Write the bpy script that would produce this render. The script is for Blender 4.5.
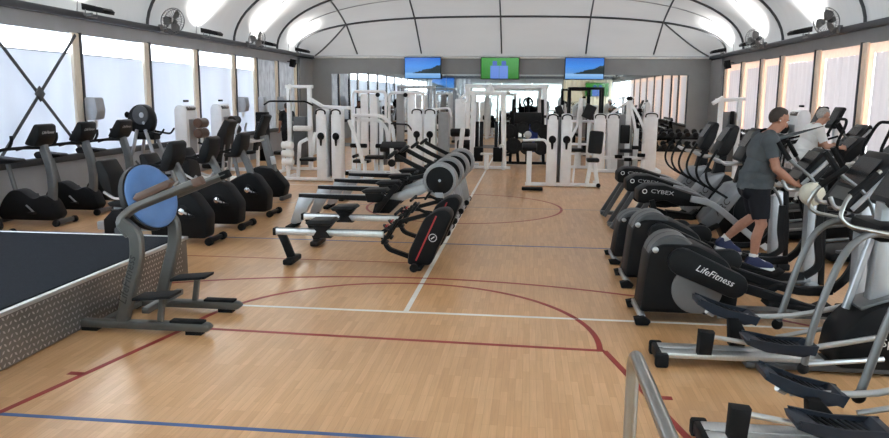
import bpy, bmesh, math, random
from mathutils import Vector, Matrix, Euler

for _o in list(bpy.data.objects):
    bpy.data.objects.remove(_o)
S = bpy.context.scene
COL = S.collection
PI = math.pi
random.seed(7)

# ------------------------------------------------------------------ camera
FPX, CAMH = 740.0, 2.05
ROLL = math.radians(0.45)
_dx, _dy = 530 - 444.5, 96 - 219.0
_ux = _dx * math.cos(ROLL) + _dy * math.sin(ROLL)
_uy = -_dx * math.sin(ROLL) + _dy * math.cos(ROLL)
PITCH = math.atan(-_uy / FPX)
YAW = math.atan(_ux / (FPX / math.cos(PITCH)))
_fw = Vector((-math.sin(YAW) * math.cos(PITCH), math.cos(YAW) * math.cos(PITCH), -math.sin(PITCH)))
_r0 = Vector((math.cos(YAW), math.sin(YAW), 0))
_u0 = _r0.cross(_fw)
_rt = _r0 * math.cos(ROLL) + _u0 * math.sin(ROLL)
_up = _rt.cross(_fw)
cam_data = bpy.data.cameras.new('camera')
cam_data.sensor_fit = 'HORIZONTAL'
cam_data.sensor_width = 36.0
cam_data.lens = FPX / 889.0 * 36.0
cam_data.clip_start = 0.05
cam_data.clip_end = 300
cam = bpy.data.objects.new('camera', cam_data)
COL.objects.link(cam)
_m = Matrix((_rt, _up, -_fw)).transposed().to_4x4()
_m.translation = Vector((0, 0, CAMH))
cam.matrix_world = _m
S.camera = cam

# ------------------------------------------------------------------ light and exposure
W = bpy.data.worlds.new('sky')
S.world = W
W.use_nodes = True
_bg = W.node_tree.nodes['Background']
_bg.inputs['Color'].default_value = (0.86, 0.93, 1.0, 1)
_bg.inputs['Strength'].default_value = 3.6
S.view_settings.view_transform = 'Standard'
S.view_settings.look = 'None'
S.view_settings.gamma = 1.0
S.view_settings.exposure = 1.74
S.view_settings.use_curve_mapping = False
S.cycles.max_bounces = 10
S.cycles.diffuse_bounces = 6
S.cycles.sample_clamp_indirect = 6.0

# ------------------------------------------------------------------ materials
MATS = {}


def mat(name, col, rough=0.5, metal=0.0, bump=0.0, bscale=60.0, var=0.06, vscale=9.0, coat=0.0, stretch=None, trans=0.0, spec=0.5, clear=0.0):
    m = bpy.data.materials.new(name)
    m.use_nodes = True
    nt = m.node_tree
    N = nt.nodes
    p = N['Principled BSDF']
    p.inputs['Roughness'].default_value = rough
    p.inputs['Metallic'].default_value = metal
    p.inputs['Coat Weight'].default_value = coat
    p.inputs['Specular IOR Level'].default_value = spec
    tc = N.new('ShaderNodeTexCoord')
    mp = N.new('ShaderNodeMapping')
    if stretch:
        mp.inputs['Scale'].default_value = stretch
    nt.links.new(tc.outputs['Object'], mp.inputs['Vector'])
    nz = N.new('ShaderNodeTexNoise')
    nz.inputs['Scale'].default_value = vscale
    nz.inputs['Detail'].default_value = 4
    nt.links.new(mp.outputs['Vector'], nz.inputs['Vector'])
    rp = N.new('ShaderNodeValToRGB')
    a = [max(0, c * (1 - var)) for c in col]
    b = [min(1, c * (1 + var)) for c in col]
    rp.color_ramp.elements[0].color = (*a, 1)
    rp.color_ramp.elements[1].color = (*b, 1)
    rp.color_ramp.elements[0].position = 0.3
    rp.color_ramp.elements[1].position = 0.7
    nt.links.new(nz.outputs['Fac'], rp.inputs['Fac'])
    nt.links.new(rp.outputs['Color'], p.inputs['Base Color'])
    if bump:
        n2 = N.new('ShaderNodeTexNoise')
        n2.inputs['Scale'].default_value = bscale
        n2.inputs['Detail'].default_value = 3
        nt.links.new(mp.outputs['Vector'], n2.inputs['Vector'])
        bp = N.new('ShaderNodeBump')
        bp.inputs['Strength'].default_value = bump
        bp.inputs['Distance'].default_value = 0.02 if name != 'membrane' else 0.07
        nt.links.new(n2.outputs['Fac'], bp.inputs['Height'])
        nt.links.new(bp.outputs['Normal'], p.inputs['Normal'])
    if trans:
        out = N['Material Output']
        tb = N.new('ShaderNodeBsdfTranslucent')
        nt.links.new(rp.outputs['Color'], tb.inputs['Color'])
        mx = N.new('ShaderNodeMixShader')
        mx.inputs['Fac'].default_value = trans
        nt.links.new(p.outputs['BSDF'], mx.inputs[1])
        nt.links.new(tb.outputs['BSDF'], mx.inputs[2])
        if clear:
            tr = N.new('ShaderNodeBsdfTransparent')
            tr.inputs['Color'].default_value = (*col, 1)
            m2 = N.new('ShaderNodeMixShader')
            m2.inputs['Fac'].default_value = clear
            nt.links.new(mx.outputs['Shader'], m2.inputs[1])
            nt.links.new(tr.outputs['BSDF'], m2.inputs[2])
            mx = m2
        nt.links.new(mx.outputs['Shader'], out.inputs['Surface'])
    MATS[name] = m
    return m


mat('wall_gray', (0.275, 0.285, 0.295), 0.75, bump=0.05, var=0.05, vscale=2)
mat('wall_low', (0.43, 0.45, 0.48), 0.7, bump=0.05, var=0.05, vscale=2)
mat('beam_dark', (0.075, 0.08, 0.092), 0.5, 0.4)
mat('rib_dark', (0.06, 0.063, 0.068), 0.55, 0.2)
mat('post_tan', (0.86, 0.77, 0.64), 0.6, bump=0.05, stretch=(6, 6, 0.7), var=0.10)
mat('post_tan_warm', (0.92, 0.76, 0.62), 0.6, bump=0.05, stretch=(6, 6, 0.7), var=0.10)
mat('membrane', (0.565, 0.57, 0.565), 0.8, trans=0.04, var=0.03, vscale=0.8, bump=0.5, bscale=1.1, stretch=(0.5, 1.6, 0.6))
mat('vinyl_frost', (0.80, 0.83, 0.88), 0.35, trans=0.21, var=0.06, vscale=0.9, bump=0.3, bscale=1.5, stretch=(1, 1.3, 0.4))
mat('vinyl_clear', (0.97, 0.98, 1.0), 0.3, trans=0.5, var=0.02, clear=0.7)
mat('pane_daylight_fill', (0.9, 0.94, 0.95), 0.15, trans=0.3, var=0.02, clear=0.75)  # added see-through pane for unseen bays, lets extra daylight in
mat('blind_warm', (0.80, 0.73, 0.735), 0.6, trans=0.05, var=0.05, vscale=1.3, stretch=(1, 5, 0.25), bump=0.3, bscale=2)
mat('blind_peach', (0.94, 0.80, 0.71), 0.6, trans=0.24, var=0.05)
mat('silver_curtain', (0.42, 0.43, 0.45), 0.45, 0.3, trans=0.06, var=0.25, vscale=5, bump=0.7, bscale=7, stretch=(1, 1.5, 0.6))
mat('mirror', (0.80, 0.83, 0.83), 0.02, 1.0, var=0.01)
mat('white_paint', (0.90, 0.915, 0.935), 0.35, coat=0.2, var=0.03)
mat('white_plastic', (0.85, 0.85, 0.84), 0.4, var=0.03)
mat('black_plastic', (0.007, 0.007, 0.008), 0.5, bump=0.03, bscale=300, var=0.15, spec=0.15)
mat('black_satin', (0.009, 0.0095, 0.011), 0.45, var=0.15, spec=0.17)
mat('black_rubber', (0.008, 0.008, 0.009), 0.75, var=0.2, bump=0.1, bscale=150, spec=0.18)
mat('black_vinyl', (0.008, 0.008, 0.009), 0.5, bump=0.06, bscale=90, var=0.15, spec=0.25)
mat('brown_vinyl', (0.11, 0.062, 0.045), 0.45, bump=0.06, bscale=90, var=0.15)
mat('gray_frame', (0.17, 0.175, 0.18), 0.4, 0.55, var=0.08)
mat('gray_dark', (0.085, 0.088, 0.095), 0.42, 0.35, var=0.08)
mat('gray_trainer', (0.115, 0.115, 0.11), 0.38, 0.5, var=0.08)
mat('silver', (0.56, 0.57, 0.585), 0.32, 0.75, var=0.06)
mat('silver_paint', (0.42, 0.435, 0.46), 0.35, 0.45, var=0.06)
mat('arc_gray', (0.24, 0.25, 0.27), 0.4, 0.4, var=0.06)
mat('alu', (0.66, 0.67, 0.68), 0.35, 0.85, var=0.05, stretch=(8, 1, 1))
mat('steel', (0.34, 0.34, 0.325), 0.28, 0.95, var=0.05)
mat('chrome', (0.75, 0.76, 0.77), 0.12, 1.0, var=0.02)
mat('disc_dark', (0.15, 0.15, 0.155), 0.55, 0.2, var=0.05)
mat('disc_gray', (0.30, 0.30, 0.305), 0.5, 0.2, var=0.05)
mat('blue_pad', (0.085, 0.19, 0.43), 0.48, bump=0.06, bscale=60, var=0.12, vscale=6)
mat('pedal_navy', (0.014, 0.019, 0.03), 0.5, var=0.15, spec=0.3)
mat('carpet_dark', (0.024, 0.028, 0.037), 0.95, bump=0.35, bscale=400, var=0.25, vscale=80, spec=0.1)
mat('tread_plate', (0.20, 0.185, 0.175), 0.42, 0.75, var=0.12, vscale=4)
mat('tread_lug', (0.62, 0.60, 0.58), 0.35, 0.8, var=0.08)
mat('line_red', (0.30, 0.022, 0.016), 0.5, var=0.12, vscale=4)
mat('line_white', (0.80, 0.78, 0.74), 0.45, var=0.08, vscale=4)
mat('line_blue', (0.045, 0.11, 0.28), 0.5, var=0.15, vscale=4)
mat('line_faint', (0.30, 0.27, 0.27), 0.5, var=0.15, vscale=4)
mat('red_paint', (0.42, 0.025, 0.03), 0.4)
mat('print_white', (0.8, 0.8, 0.8), 0.5, var=0.02)
mat('print_gray', (0.48, 0.48, 0.49), 0.5, var=0.02)
mat('print_black', (0.02, 0.02, 0.02), 0.5, var=0.02)
mat('screen_dark', (0.015, 0.017, 0.02), 0.2, var=0.1, spec=0.3)
mat('lcd_gray', (0.07, 0.072, 0.07), 0.3, var=0.1)
mat('skin', (0.36, 0.165, 0.105), 0.55, var=0.1, vscale=25)
mat('skin_light', (0.50, 0.27, 0.19), 0.55, var=0.08, vscale=25)
mat('hair_dark', (0.035, 0.02, 0.014), 0.6, bump=0.5, bscale=160, var=0.3, vscale=60)
mat('hair_gray', (0.36, 0.34, 0.32), 0.6, bump=0.5, bscale=160, var=0.25, vscale=60)
mat('shirt_gray', (0.078, 0.087, 0.095), 0.9, bump=0.25, bscale=14, var=0.08, spec=0.15)
mat('shirt_white', (0.78, 0.79, 0.80), 0.9, bump=0.25, bscale=14, var=0.04, spec=0.15)
mat('shorts_black', (0.016, 0.016, 0.02), 0.9, bump=0.25, bscale=18, var=0.1, spec=0.15)
mat('shorts_white', (0.70, 0.72, 0.75), 0.9, bump=0.25, bscale=18, var=0.05, spec=0.15)
mat('cloth_black', (0.02, 0.02, 0.022), 0.9, bump=0.25, bscale=18, var=0.1, spec=0.15)
mat('sock_white', (0.80, 0.80, 0.80), 0.9, var=0.03)
mat('shoe_navy', (0.02, 0.03, 0.10), 0.6, var=0.2)
mat('shoe_black', (0.02, 0.022, 0.03), 0.6, var=0.2)
mat('cap_cream', (0.62, 0.58, 0.48), 0.85, bump=0.2, bscale=60, var=0.08)
mat('blue_vinyl', (0.02, 0.045, 0.22), 0.5)
mat('iron_plate', (0.011, 0.011, 0.012), 0.5, 0.0, var=0.2, spec=0.25)
mat('glass_green', (0.62, 0.67, 0.65), 0.2, trans=0.4, var=0.5, vscale=2.5, clear=0.55)  # greenish glazing, made clearer so more daylight enters
mat('curtain_cream', (0.74, 0.66, 0.50), 0.8, trans=0.25, var=0.12, vscale=1.2, stretch=(5, 1, 0.2), bump=0.3, bscale=3)
mat('lamp_lens', (0.85, 0.85, 0.8), 0.2)


def emis(name, build, strength):
    m = bpy.data.materials.new(name)
    m.use_nodes = True
    nt = m.node_tree
    N = nt.nodes
    p = N['Principled BSDF']
    p.inputs['Base Color'].default_value = (0.01, 0.01, 0.01, 1)
    p.inputs['Roughness'].default_value = 0.15
    p.inputs['Emission Strength'].default_value = strength
    nt.links.new(build(nt), p.inputs['Emission Color'])
    MATS[name] = m
    return m


def _ramp(nt, src, stops, interp='LINEAR'):
    r = nt.nodes.new('ShaderNodeValToRGB')
    r.color_ramp.interpolation = interp
    e = r.color_ramp.elements
    while len(e) < len(stops):
        e.new(0.5)
    for k, (ps, c) in enumerate(stops):
        e[k].position = ps
        e[k].color = (*c, 1)
    nt.links.new(src, r.inputs['Fac'])
    return r.outputs['Color']


def _math(nt, op, a, b=None):
    n = nt.nodes.new('ShaderNodeMath')
    n.operation = op
    for k, v in enumerate((a, b)):
        if v is None:
            continue
        if isinstance(v, (int, float)):
            n.inputs[k].default_value = v
        else:
            nt.links.new(v, n.inputs[k])
    return n.outputs[0]


def _mix(nt, f, a, b):
    n = nt.nodes.new('ShaderNodeMix')
    n.data_type = 'RGBA'
    for k, v in ((0, f), (6, a), (7, b)):
        if isinstance(v, tuple):
            n.inputs[k].default_value = (*v, 1)
        else:
            nt.links.new(v, n.inputs[k])
    return n.outputs[2]


def scr_landscape(nt):
    tc = nt.nodes.new('ShaderNodeTexCoord')
    sp = nt.nodes.new('ShaderNodeSeparateXYZ')
    nt.links.new(tc.outputs['Generated'], sp.inputs[0])
    x, z = sp.outputs[0], sp.outputs[2]
    base = _ramp(nt, z, [(0.0, (0.12, 0.35, 0.75)), (0.22, (0.30, 0.55, 0.9)), (0.30, (0.10, 0.30, 0.72)), (0.6, (0.05, 0.28, 0.85)), (1.0, (0.02, 0.14, 0.62))])
    nz = nt.nodes.new('ShaderNodeTexNoise')
    nz.inputs['Scale'].default_value = 9
    nt.links.new(tc.outputs['Generated'], nz.inputs['Vector'])
    h = _math(nt, 'ADD', _math(nt, 'MULTIPLY', x, 0.55), _math(nt, 'MULTIPLY', nz.outputs['Fac'], 0.22))
    hill = _math(nt, 'MULTIPLY', _math(nt, 'LESS_THAN', z, h), _math(nt, 'GREATER_THAN', z, 0.24))
    return _mix(nt, hill, base, (0.012, 0.025, 0.03))


def scr_match(nt):
    tc = nt.nodes.new('ShaderNodeTexCoord')
    sp = nt.nodes.new('ShaderNodeSeparateXYZ')
    nt.links.new(tc.outputs['Generated'], sp.inputs[0])
    x, z = sp.outputs[0], sp.outputs[2]
    base = _ramp(nt, z, [(0.0, (0.03, 0.22, 0.02)), (1.0, (0.05, 0.36, 0.04))])
    out = base
    for cx in (0.36, 0.60):
        d = _math(nt, 'ABSOLUTE', _math(nt, 'SUBTRACT', x, cx))
        body = _math(nt, 'MULTIPLY', _math(nt, 'LESS_THAN', d, 0.115), _math(nt, 'LESS_THAN', z, 0.62))
        out = _mix(nt, body, out, (0.16, 0.30, 0.85))
        hd = _math(nt, 'MULTIPLY', _math(nt, 'LESS_THAN', d, 0.06), _math(nt, 'LESS_THAN', _math(nt, 'ABSOLUTE', _math(nt, 'SUBTRACT', z, 0.74)), 0.11))
        out = _mix(nt, hd, out, (0.06, 0.12, 0.55))
    return out


emis('screen_landscape', scr_landscape, 0.28)
emis('screen_match', scr_match, 0.23)


def floor_mat():
    m = bpy.data.materials.new('maple_floor')
    m.use_nodes = True
    nt = m.node_tree
    N = nt.nodes
    L = nt.links
    p = N['Principled BSDF']
    tc = N.new('ShaderNodeTexCoord')
    mp = N.new('ShaderNodeMapping')
    mp.inputs['Rotation'].default_value = (0, 0, PI / 2)
    L.new(tc.outputs['Object'], mp.inputs['Vector'])

    def brick(c1, c2, mortar, ms, bias):
        b = N.new('ShaderNodeTexBrick')
        b.offset = 0.37
        b.offset_frequency = 3
        b.inputs['Color1'].default_value = (*c1, 1)
        b.inputs['Color2'].default_value = (*c2, 1)
        b.inputs['Mortar'].default_value = (*mortar, 1)
        b.inputs['Scale'].default_value = 1.0
        b.inputs['Mortar Size'].default_value = ms
        b.inputs['Bias'].default_value = bias
        b.inputs['Brick Width'].default_value = 0.40
        b.inputs['Row Height'].default_value = 0.05
        L.new(mp.outputs['Vector'], b.inputs['Vector'])
        return b
    b = brick((0.73, 0.432, 0.212), (0.63, 0.350, 0.160), (0.53, 0.288, 0.122), 0.0011, 0.0)
    n1 = N.new('ShaderNodeTexNoise')
    n1.inputs['Scale'].default_value = 0.55
    n1.inputs['Detail'].default_value = 5
    L.new(tc.outputs['Object'], n1.inputs['Vector'])
    mg = N.new('ShaderNodeMapping')
    mg.inputs['Scale'].default_value = (60, 3, 1)
    L.new(tc.outputs['Object'], mg.inputs['Vector'])
    n2 = N.new('ShaderNodeTexNoise')
    n2.inputs['Scale'].default_value = 1.0
    n2.inputs['Detail'].default_value = 4
    L.new(mg.outputs['Vector'], n2.inputs['Vector'])
    f1 = _ramp(nt, n1.outputs['Fac'], [(0.3, (0.86, 0.85, 0.83)), (0.7, (1.08, 1.08, 1.08))])
    f2 = _ramp(nt, n2.outputs['Fac'], [(0.25, (0.90, 0.88, 0.86)), (0.75, (1.06, 1.06, 1.06))])

    def mul(a, c):
        n = N.new('ShaderNodeMix')
        n.data_type = 'RGBA'
        n.blend_type = 'MULTIPLY'
        n.inputs[0].default_value = 1
        L.new(a, n.inputs[6])
        L.new(c, n.inputs[7])
        return n.outputs[2]
    L.new(mul(mul(b.outputs['Color'], f1), f2), p.inputs['Base Color'])
    rr = N.new('ShaderNodeMapRange')
    rr.inputs['To Min'].default_value = 0.30
    rr.inputs['To Max'].default_value = 0.42
    L.new(n1.outputs['Fac'], rr.inputs['Value'])
    L.new(rr.outputs[0], p.inputs['Roughness'])
    bp = N.new('ShaderNodeBump')
    bp.inputs['Strength'].default_value = 0.12
    bp.inputs['Distance'].default_value = 0.004
    L.new(b.outputs['Fac'], bp.inputs['Height'])
    bp.invert = True
    p.inputs['Coat Weight'].default_value = 0.35
    p.inputs['Coat Roughness'].default_value = 0.22
    L.new(bp.outputs['Normal'], p.inputs['Normal'])
    MATS['maple_floor'] = m


floor_mat()


# ------------------------------------------------------------------ mesh helpers
def sm(pts, k=6):
    """Catmull-Rom smoothing of a polyline"""
    P = [Vector(p) for p in pts]
    out = []
    for i in range(len(P) - 1):
        p0 = P[max(i - 1, 0)]
        p1 = P[i]
        p2 = P[i + 1]
        p3 = P[min(i + 2, len(P) - 1)]
        for j in range(k):
            t = j / k
            out.append(0.5 * ((2 * p1) + (p2 - p0) * t + (2 * p0 - 5 * p1 + 4 * p2 - p3) * t * t + (3 * p1 - p0 - 3 * p2 + p3) * t ** 3))
    out.append(P[-1])
    return out


def rp(pts, r=0.05, k=4):
    """polyline with rounded corners"""
    P = [Vector(p) for p in pts]
    out = [P[0]]
    for i in range(1, len(P) - 1):
        a = P[i - 1] - P[i]
        c = P[i + 1] - P[i]
        d = min(r, a.length * 0.45, c.length * 0.45)
        A = P[i] + a.normalized() * d
        C = P[i] + c.normalized() * d
        for j in range(k + 1):
            t = j / k
            out.append(A * (1 - t) ** 2 + P[i] * 2 * t * (1 - t) + C * t * t)
    out.append(P[-1])
    return out


class B:
    def __init__(s):
        s.bm = bmesh.new()

    def _bev(s, verts, w, seg=2):
        es = list({e for v in verts for e in v.link_edges})
        bmesh.ops.bevel(s.bm, geom=es, offset=w, segments=seg, affect='EDGES', profile=0.5, clamp_overlap=True)

    def box(s, c, d, r=(0, 0, 0), bev=0.0, seg=2):
        M = Matrix.Translation(c) @ Euler(r).to_matrix().to_4x4() @ Matrix.Diagonal((*d, 1))
        v = bmesh.ops.create_cube(s.bm, size=1, matrix=M)['verts']
        if bev:
            s._bev(v, bev, seg)
        return s

    def prof(s, pts, y0, y1, bev=0.0, seg=2, r=None, k=4, top=None):
        """outline in xz, extruded from y0 to y1; r rounds the outline corners"""
        if r:
            n = len(pts)
            P = [Vector((p[0], 0, p[1])) for p in pts]
            q = []
            for i in range(n):
                ri = r[i] if isinstance(r, (list, tuple)) else r
                a = P[i - 1] - P[i]
                c = P[(i + 1) % n] - P[i]
                d = min(ri, a.length * 0.48, c.length * 0.48)
                if d < 1e-4:
                    q.append(P[i])
                    continue
                A = P[i] + a.normalized() * d
                C = P[i] + c.normalized() * d
                for j in range(k + 1):
                    t = j / k
                    q.append(A * (1 - t) ** 2 + P[i] * 2 * t * (1 - t) + C * t * t)
            pts = [(v.x, v.z) for v in q]
        va = [s.bm.verts.new((x, y0, z)) for x, z in pts]
        f = s.bm.faces.new(va)
        ext = bmesh.ops.extrude_face_region(s.bm, geom=[f])
        vb = [g for g in ext['geom'] if isinstance(g, bmesh.types.BMVert)]
        for v in vb:
            v.co.y = y1
        fs = list({ff for v in va + vb for ff in v.link_faces})
        bmesh.ops.recalc_face_normals(s.bm, faces=fs)
        if bev:
            es = [e for e in {e for v in va + vb for e in v.link_edges} if abs(e.verts[0].co.y - e.verts[1].co.y) < 1e-6]
            bmesh.ops.bevel(s.bm, geom=es, offset=bev, segments=seg, affect='EDGES', profile=0.5, clamp_overlap=True)
        return s

    def tube(s, pts, r, n=10, rect=None, closed=False, up=None):
        P = [Vector(p) for p in pts]
        m = len(P)
        R = r if isinstance(r, (list, tuple)) else [r] * m
        T = []
        for i in range(m):
            if closed:
                t = P[(i + 1) % m] - P[i - 1]
            else:
                t = P[min(i + 1, m - 1)] - P[max(i - 1, 0)]
            T.append(t.normalized())
        u = Vector(up) if up else (Vector((0, 0, 1)) if abs(T[0].z) < 0.9 else Vector((1, 0, 0)))
        nrm = (u - T[0] * u.dot(T[0])).normalized()
        rings = []
        for i in range(m):
            if i:
                nrm = (nrm - T[i] * nrm.dot(T[i]))
                nrm = nrm.normalized() if nrm.length > 1e-6 else T[i].orthogonal().normalized()
            bi = T[i].cross(nrm)
            ring = []
            if rect:
                w, h = rect
                c = min(w, h) * 0.18
                for a, b_ in ((w / 2, h / 2 - c), (w / 2 - c, h / 2), (-w / 2 + c, h / 2), (-w / 2, h / 2 - c), (-w / 2, -h / 2 + c), (-w / 2 + c, -h / 2), (w / 2 - c, -h / 2), (w / 2, -h / 2 + c)):
                    ring.append(s.bm.verts.new(P[i] + bi * a * R[i] + nrm * b_ * R[i]))
            else:
                for j in range(n):
                    a = 2 * PI * j / n
                    ring.append(s.bm.verts.new(P[i] + (nrm * math.cos(a) + bi * math.sin(a)) * R[i]))
            rings.append(ring)
        q = len(rings[0])
        nf = []
        for i in range(m if closed else m - 1):
            A, C = rings[i], rings[(i + 1) % m]
            for j in range(q):
                nf.append(s.bm.faces.new((A[j], A[(j + 1) % q], C[(j + 1) % q], C[j])))
        if not closed:
            nf.append(s.bm.faces.new(rings[0][::-1]))
            nf.append(s.bm.faces.new(rings[-1]))
        bmesh.ops.recalc_face_normals(s.bm, faces=nf)
        return s

    def bar(s, p0, p1, w, h, up=None):
        return s.tube([p0, p1], 1.0, rect=(w, h), up=up)

    def cyl(s, p0, p1, r, r2=None, n=16, bev=0.0):
        p0, p1 = Vector(p0), Vector(p1)
        r2 = r if r2 is None else r2
        if bev:
            d = (p1 - p0).normalized() * bev
            return s.tube([p0, p0 + d, p1 - d, p1], [r - bev, r, r2, r2 - bev], n=n)
        return s.tube([p0, p1], [r, r2], n=n)

    def lathe(s, p, ax, prof, n=24):
        """profile [(radius, distance along axis)]"""
        p = Vector(p)
        ax = Vector(ax).normalized()
        u = ax.orthogonal().normalized()
        w = ax.cross(u)
        rings = []
        for r, d in prof:
            rings.append([s.bm.verts.new(p + ax * d + (u * math.cos(2 * PI * j / n) + w * math.sin(2 * PI * j / n)) * max(r, 1e-4)) for j in range(n)])
        nf = []
        for i in range(len(rings) - 1):
            for j in range(n):
                nf.append(s.bm.faces.new((rings[i][j], rings[i][(j + 1) % n], rings[i + 1][(j + 1) % n], rings[i + 1][j])))
        nf.append(s.bm.faces.new(rings[0][::-1]))
        nf.append(s.bm.faces.new(rings[-1]))
        bmesh.ops.recalc_face_normals(s.bm, faces=nf)
        return s

    def sph(s, c, r, n=12, m=8, rot=(0, 0, 0)):
        r = r if isinstance(r, (list, tuple)) else (r, r, r)
        M = Matrix.Translation(c) @ Euler(rot).to_matrix().to_4x4() @ Matrix.Diagonal((*r, 1))
        bmesh.ops.create_uvsphere(s.bm, u_segments=n, v_segments=m, radius=1, matrix=M)
        return s

    def ring(s, c, ax, R, r, n=28, m=8):
        c = Vector(c)
        ax = Vector(ax).normalized()
        u = ax.orthogonal().normalized()
        w = ax.cross(u)
        return s.tube([c + (u * math.cos(2 * PI * j / n) + w * math.sin(2 * PI * j / n)) * R for j in range(n)], r, n=m, closed=True, up=ax)

    def o(s, name, m, parent=None, ang=38):
        bm = s.bm
        lim = math.radians(ang)
        for f in bm.faces:
            f.smooth = True
        for e in bm.edges:
            if len(e.link_faces) == 2:
                e.smooth = e.calc_face_angle(0) < lim
        me = bpy.data.meshes.new(name)
        bm.to_mesh(me)
        bm.free()
        me.materials.append(MATS[m])
        ob = bpy.data.objects.new(name, me)
        COL.objects.link(ob)
        if parent:
            ob.parent = parent
        return ob


def thing(name, label, cat, loc=(0, 0, 0), rz=0.0, group=None):
    o = bpy.data.objects.new(name, None)
    o.empty_display_size = 0.1
    COL.objects.link(o)
    o.location = loc
    o.rotation_euler = (0, 0, rz)
    o['label'] = label
    o['category'] = cat
    if group:
        o['group'] = group
    return o


def tag(o, label, cat, group=None):
    o['label'] = label
    o['category'] = cat
    if group:
        o['group'] = group
    return o


def struct(o, label=None):
    o['kind'] = 'structure'
    if label:
        o['label'] = label
    return o


def dup(root, label, loc, rz=None):
    r = root.copy()
    COL.objects.link(r)
    r.location = loc
    if rz is not None:
        r.rotation_euler = (0, 0, rz)
    r['label'] = label
    for ch in list(root.children):
        c = ch.copy()
        COL.objects.link(c)
        c.parent = r
        for g in list(ch.children):
            d = g.copy()
            COL.objects.link(d)
            d.parent = c
    return r


def text(s, size, m, parent, loc, rot, name='lettering', italic=0.0, depth=0.001, sx=1.0):
    cu = bpy.data.curves.new('t', 'FONT')
    cu.body = s
    cu.size = size
    cu.align_x = 'CENTER'
    cu.align_y = 'CENTER'
    cu.extrude = depth
    cu.shear = italic
    cu.resolution_u = 2
    ob = bpy.data.objects.new('t', cu)
    COL.objects.link(ob)
    bpy.context.view_layer.update()
    me = bpy.data.meshes.new_from_object(ob.evaluated_get(bpy.context.evaluated_depsgraph_get()))
    bpy.data.objects.remove(ob)
    bpy.data.curves.remove(cu)
    me.materials.clear()
    me.materials.append(MATS[m])
    o = bpy.data.objects.new(name, me)
    COL.objects.link(o)
    o.parent = parent
    o.location = loc
    o.rotation_euler = rot
    o.scale = (sx, 1, 1)
    return o

# ------------------------------------------------------------------ the room
XL, XR, YB, YF = -8.66, 6.75, 29.2, -4.0
XC, AW = (XL + XR) / 2, (XR - XL) / 2
ZB = 3.55
POSTS = [-2.2, 0.45, 3.1, 5.75, 8.4, 11.05, 13.7, 16.35, 18.85, 21.35, 23.1, 25.1, 27.2]
ARCHES = [-2.2, 3.1, 8.4, 11.05, 16.35, 21.35, 25.1, 27.3]

floor = struct(B().box(((XL + XR) / 2, (YB + YF) / 2, -0.05), (XR - XL + 0.4, YB - YF + 0.4, 0.1)).o('floor', 'maple_floor'),
               'pale maple strip sports floor with painted court lines')


def strip(pts, w, m, lab, closed=False):
    """a painted line on the floor: flat ribbon, 1.5 mm high"""
    P = [Vector((p[0], p[1], 0)) for p in pts]
    b = B()
    b.tube([(p.x, p.y, 0.0002) for p in P], 1.0, rect=(w, 0.0026), closed=closed, up=(0, 0, 1))
    o = b.o('court_line', m, floor)
    o['label'] = lab
    return o


def arc(cx, cy, r, a0, a1, n=48):
    return [(cx + r * math.cos(math.radians(a0 + (a1 - a0) * k / n)), cy + r * math.sin(math.radians(a0 + (a1 - a0) * k / n))) for k in range(n + 1)]


CXL = -1.17
strip([(-2.97, 6.02), (0.66, 5.90)], 0.05, 'line_red', 'dark red free throw line')
strip(arc(CXL, 6.05, 1.8, -4, 181), 0.05, 'line_red', 'dark red half circle above the free throw line')
strip([(-2.97, 6.02), (-3.42, 3.9)], 0.05, 'line_red', 'dark red slanting side of the key on the platform side')
strip([(0.66, 5.90), (1.12, 3.9)], 0.05, 'line_red', 'dark red slanting side of the key beside the handrail')
strip([(-3.22, 4.87), (-3.34, 4.87)], 0.06, 'line_red', 'short red tick on the slanting line')
strip([(0.92, 4.98), (1.03, 4.98)], 0.06, 'line_red', 'short red tick near the handrail')
strip(arc(CXL, 1.85, 6.25, 40, 140, 60), 0.05, 'line_red', 'wide thin red three point arc')
strip([(-3.78, 6.76), (6.6, 6.76)], 0.05, 'line_white', 'white line across the floor')
strip([(-1.13, 6.76), (-1.19, 28.6)], 0.05, 'line_white', 'long white line running to the back wall')
strip([(-3.40, 4.15), (6.6, 4.13)], 0.042, 'line_blue', 'blue line across the front')
strip([(-8.5, 10.10), (6.6, 10.10)], 0.04, 'line_blue', 'thin blue line beside the rowers')
strip([(-8.5, 8.85), (-1.2, 8.85)], 0.025, 'line_red', 'thin reddish line under the front rower')
strip([(-8.5, 13.6), (6.6, 13.6)], 0.03, 'line_faint', 'faint grey half way line')
strip(arc(CXL, 13.6, 1.8, 0, 360, 72)[:-1], 0.045, 'line_red', 'dark red centre circle', closed=True)
strip([(-8.5, 16.4), (-4.6, 16.4)], 0.04, 'line_white', 'short white line beside the weight machines')

# ---- side walls
def side_wall(x, sgn, nm, low):
    b = B()
    b.box((x - sgn * 0.06, (YF + YB) / 2, 0.40), (0.12, YB - YF, 0.80))
    b.box((x - sgn * 0.06, (YF + YB) / 2, 3.33), (0.12, YB - YF, 0.36))
    b.box((x - sgn * 0.06, (27.35 + YB) / 2, 2.0), (0.12, YB - 27.35, 3.0))
    w = struct(b.o(nm, 'wall_gray' if not low else 'wall_low'))
    return w


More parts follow.
